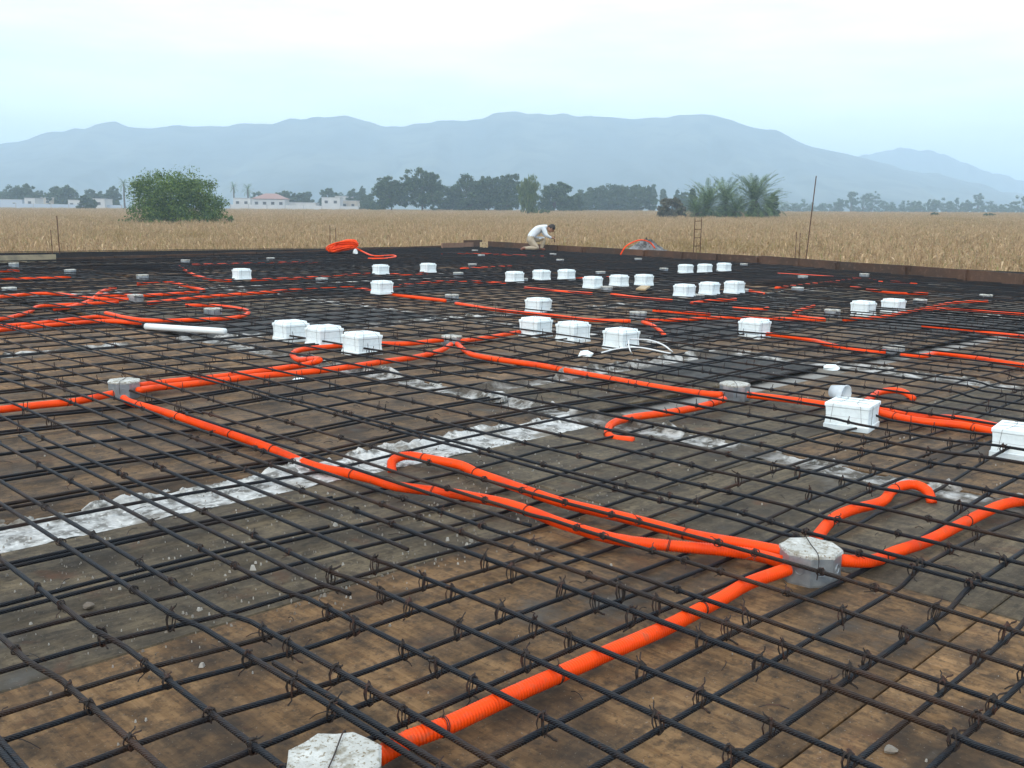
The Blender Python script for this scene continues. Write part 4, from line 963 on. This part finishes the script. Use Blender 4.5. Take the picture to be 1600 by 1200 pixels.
RL = ['beside the leaning rod', 'second from the rod', 'third from the rod', 'fourth from the rod', 'slim one left of a tall thin pair', 'tall thin crowned one, right of the rod', 'with ragged top beside tall thin one', 'with wide flat top, right of the ragged one', 'low, right of the flat topped one', 'low, midway along the line', 'low rounded, left of the field bush', 'low, just above the left field bush', 'slim, right of the left field bush', 'dark headed, between the two field bushes', 'low, right of the dark headed one', 'thin, left of the tallest one', 'tallest thin, near the right field bush', 'low, right of the tallest thin one', 'low, second right of tallest thin one', 'low, near the right edge', 'dark, at the right picture edge', 'first outside the right edge', 'second outside the right edge']
for (u, v, w), lab in list(zip(RT, RL))[:21]:
    tree('far_tree', 'hazy far tree '+lab, u, 620+(u*37 % 80), v-2, w*1.35, 'pine', 'slim' if w < 20 else 'round', .05, 30 if w < 20 else 42, .55, G2)
for lab, u, F, v, w in (('hazy tree at left picture edge', 8, 430, 297, 40), ('dark hazy rounded tree near the left edge', 36, 410, 287, 40), ('pale hazy tree between two round ones', 66, 470, 296, 24), ('wide hazy round tree above the white walls', 100, 400, 289, 46), ('hazy tree left of a palm at left', 150, 430, 296, 28), ('hazy tree under the left palm', 176, 400, 290, 28),
    ('dark little tree before the white walls', 138, 335, 305, 25), ('hazy tree behind the pink roofed house', 440, 430, 295, 26), ('hazy low tree right of pink roofed house', 462, 420, 297, 26), ('hazy tree second right of pink roofed house', 480, 430, 296, 20), ('pale hazy tree over the low white houses', 514, 440, 290, 26), ('hazy tree over the low houses near grove', 555, 420, 292, 24), ('tall slim hazy tree beside grove', 567, 460, 284, 12), ('hazy small tree touching grove left end', 574, 380, 302, 22), ('faint hazy tree far beyond the houses', 535, 560, 298, 24), ('dull bush in front of grove left end', 590, 345, 312, 26), ('pale far tree between palm and house', 405, 470, 300, 24)):
    tree('far_tree', lab, u, F, v, w, 'pine', 'slim' if w < 14 else 'round', .05, None, .45, 'hazy trees around the far houses')

# palms
def frond_mesh(seed, Lf, drp):
    r = random.Random(seed); V = []; Q = []; n = 15; pts_ = []
    for i in range(n+1):
        t_ = i/n; pts_.append(np.array([Lf*(t_-.10*t_**2.5*drp), 0, -Lf*.42*drp*t_**2.2]))
    for i in range(n):
        a, b = pts_[i], pts_[i+1]; o_ = len(V); w = .03*Lf*.12+.01
        V += [a+[0, -w, 0], a+[0, w, 0], b+[0, w*.8, 0], b+[0, -w*.8, 0]]; Q.append((o_, o_+1, o_+2, o_+3))
        d = (b-a)/np.linalg.norm(b-a); t_ = i/n; ll = Lf*.15*(math.sin(math.pi*min(1, t_*.85+.12)))**.6
        for s_ in (-1, 1):
            e_ = a+d*ll*1.1+np.array([0, s_*ll*.6, ll*r.uniform(-.1, .25)]); o_ = len(V); k = d*.055*Lf*.6
            V += [a, a+k, e_+k*.4, e_]; Q.append((o_, o_+1, o_+2, o_+3))
    return np.array(V), np.array(Q)
def palm(label, u, F, vtop, Lpx, trunk_frac, nf, group, low=-.9, seed=0):
    r = random.Random(int(u)+seed); p = gp(u, F); H = topz(u, vtop, F)-p[2]; Lf = pw(Lpx, F)
    t = thing('palm_tree', label, 'palm', p, 0, group); zc = max(.4, H-Lf*.72); Vs = []; Qs = []; off = 0
    for i in range(nf):
        V, Q = frond_mesh(i*13+int(u), Lf*r.uniform(.8, 1.1), r.uniform(.6, 1.1)); el_ = low+(1.35-low)*((i+.5)/nf)**.8+r.uniform(-.1, .1); az = i*2.39996+r.uniform(-.2, .2)
        ce, se = math.cos(el_), math.sin(el_); X = V[:, 0]*ce-V[:, 2]*se; Z = V[:, 0]*se+V[:, 2]*ce; ca, sa = math.cos(az), math.sin(az)
        Vs.append(np.stack([X*ca-V[:, 1]*sa, X*sa+V[:, 1]*ca, Z+zc], 1)); Qs.append(Q+off); off += len(V)
    link('crown', npmesh('crown', np.vstack(Vs), np.vstack(Qs)), FOL['palm'], t)
    tw = max(.18, Lf*.09); zz = np.linspace(-.1, zc, 12); MB().tube([(.03*math.sin(k*.8), 0, k) for k in zz], [tw*(1.15 if i % 2 else 1)*(1.25-.25*i/11) for i in range(12)], 8).build('trunk', M['bark'], t)
GP = 'palms in the maize field'
palm('left palm of the cluster in the maize', 1105, 182, 285, 50, 0, 130, GP, -1.1); palm('middle palm of the cluster in the maize', 1133, 190, 281, 48, 0, 130, GP, -1.1)
palm('right and tallest palm of the cluster in the maize', 1178, 180, 274, 54, 0, 150, GP, -1.15); palm('low palm sprouting at the right side of the cluster', 1200, 186, 296, 36, 0, 80, GP)
palm('low palm clump in front of the cluster', 1150, 178, 302, 38, 0, 80, GP); palm('low palm clump at the left of the cluster', 1090, 178, 306, 36, 0, 80, GP)
GQ = 'tall palms among the far houses'
palm('tall hazy palm left of the big green tree', 195, 400, 278, 13, .7, 40, GQ, -1.1); palm('left of two hazy palms right of the big green tree', 366, 420, 285, 11, .7, 36, GQ, -1.0); palm('right of two hazy palms right of the big green tree', 388, 410, 286, 14, .7, 40, GQ, -1.0)

# ------------------------------------------------------------------ far houses
HM = [mat('house_white', (.44, .45, .46), .9, 0, [(.4, (.5, .5, .5), .45, .65)]), mat('house_cream', (.40, .36, .31), .9), mat('house_grey', (.33, .34, .36), .9), mat('house_blue_grey', (.36, .42, .50), .9)]
RM = mat('faded_red_roof', (.30, .19, .17), .9); 
def house(label, u, F, wpx, vtop, mi, roof='flat', nw=3, depth=7, vb=None, door=True):
    p = gp(u, F); w = pw(wpx, F); H = topz(u, vtop, F)-p[2]; t = thing('house', label, 'house', p, -math.pi/4, 'houses of the far village')
    rh = H*.28 if roof != 'flat' else 0; wall = MB(); wall.box((-w/2, 0, -.5), (w/2, depth, H-rh)).build('wall', HM[mi], t)
    if roof == 'flat': MB().box((-w/2-.15, -.15, H+.003), (w/2+.15, depth+.15, H+.22)).build('roof', HM[2], t)
    else:
        e_ = .5; z = H-rh+.003; MB().add([(-w/2-e_, -e_, z), (w/2+e_, -e_, z), (w/2+e_, depth+e_, z), (-w/2-e_, depth+e_, z), (-w/6, depth/2, H), (w/6, depth/2, H)], [(0,1,5,4),(2,3,4,5),(1,2,5),(3,0,4),(3,2,1,0)]).build('roof', RM, t)
    for i in range(nw):
        x = -w/2+w*(i+.5)/nw; zz = H-rh-1.6; ww = min(.7, w/nw*.28)
        f_ = MB().box((x-ww, -.06, zz-.6), (x+ww, -.003, zz+.6)).build('window', HM[0] if mi else HM[2], t); MB().box((x-ww+.12, -.09, zz-.48), (x+ww-.12, -.063, zz+.48)).build('pane', M['dark'], f_)
    if door and w > 5: MB().box((-w*.36, -.05, -.4), (-w*.36+1.0, -.003, 1.9)).build('door', M['dark'], t)
    return t
for a in (('cream house with faded red hipped roof right of the big tree', 420, 365, 50, 302, 0, 'hip', 4), ('low white house touching the right of the red roofed house', 470, 375, 46, 317, 0, 'flat', 3), ('low pale house in the middle of the village', 517, 380, 28, 309, 0, 'flat', 2),
    ('cream house beyond the low pale ones', 545, 390, 26, 314, 1, 'flat', 2), ('taller cream house behind the low row', 557, 420, 18, 308, 1, 'flat', 2), ('white house next to the grove', 577, 385, 22, 318, 0, 'flat', 2), ('small white house behind low row with flat roof', 532, 430, 16, 307, 0, 'flat', 1),
    ('white house left of the red roofed house', 378, 385, 26, 310, 0, 'flat', 2), ('white house half behind the little dark tree', 155, 360, 18, 311, 0, 'flat', 1), ('white house with turret at left', 47, 380, 16, 310, 0, 'flat', 1), ('low grey shed at the left picture edge', 10, 385, 50, 312, 3, 'flat', 2),
    ('pale house between round hazy trees at left', 75, 395, 20, 309, 1, 'flat', 1), ('pale low house under the wide round tree', 118, 385, 22, 313, 0, 'flat', 2), ('white house behind the big green tree', 225, 390, 30, 312, 0, 'flat', 2), ('white shed at the right of the grove', 1020, 400, 8, 320, 0, 'flat', 1)): house(*a)
def far_wall(label, u0, u1, F, vtop, mi):
    a = gp(u0, F); b = gp(u1, F); z = topz((u0+u1)/2, vtop, F); d = (b-a)[:2]; L2 = np.linalg.norm(d); t = thing('boundary_wall', label, 'wall', a, math.atan2(d[1], d[0])); n = max(2, int(L2/6))
    for i in range(n): MB().box((L2*i/n+.02, 0, -1), (L2*(i+1)/n-.02, .2, z-a[2])).build('panel', HM[mi], t)
    for i in range(n+1): MB().box((L2*i/n-.15, -.08, -1), (L2*i/n+.15, .28, z-a[2]+.2)).build('pillar', HM[2], t)
far_wall('long pale grey boundary wall at the far left', -30, 190, 362, 319, 3); far_wall('pale boundary wall before the village houses', 360, 560, 360, 321, 0)

# ------------------------------------------------------------------ the air
hz = MB().box((-5600, -5600, -9), (5600, 5600, 262)).build('haze', None); hz['kind'] = 'stuff'
hm_ = bpy.data.materials.new('haze_air'); hm_.use_nodes = True; t = hm_.node_tree; t.nodes.clear()
ho = N(t, 'ShaderNodeOutputMaterial'); pv = N(t, 'ShaderNodeVolumePrincipled'); pv.inputs['Density'].default_value = .00068; pv.inputs['Color'].default_value = (.64, .83, 1, 1); pv.inputs['Anisotropy'].default_value = 0
t.links.new(pv.outputs[0], ho.inputs['Volume']); hz.data.materials.append(hm_)
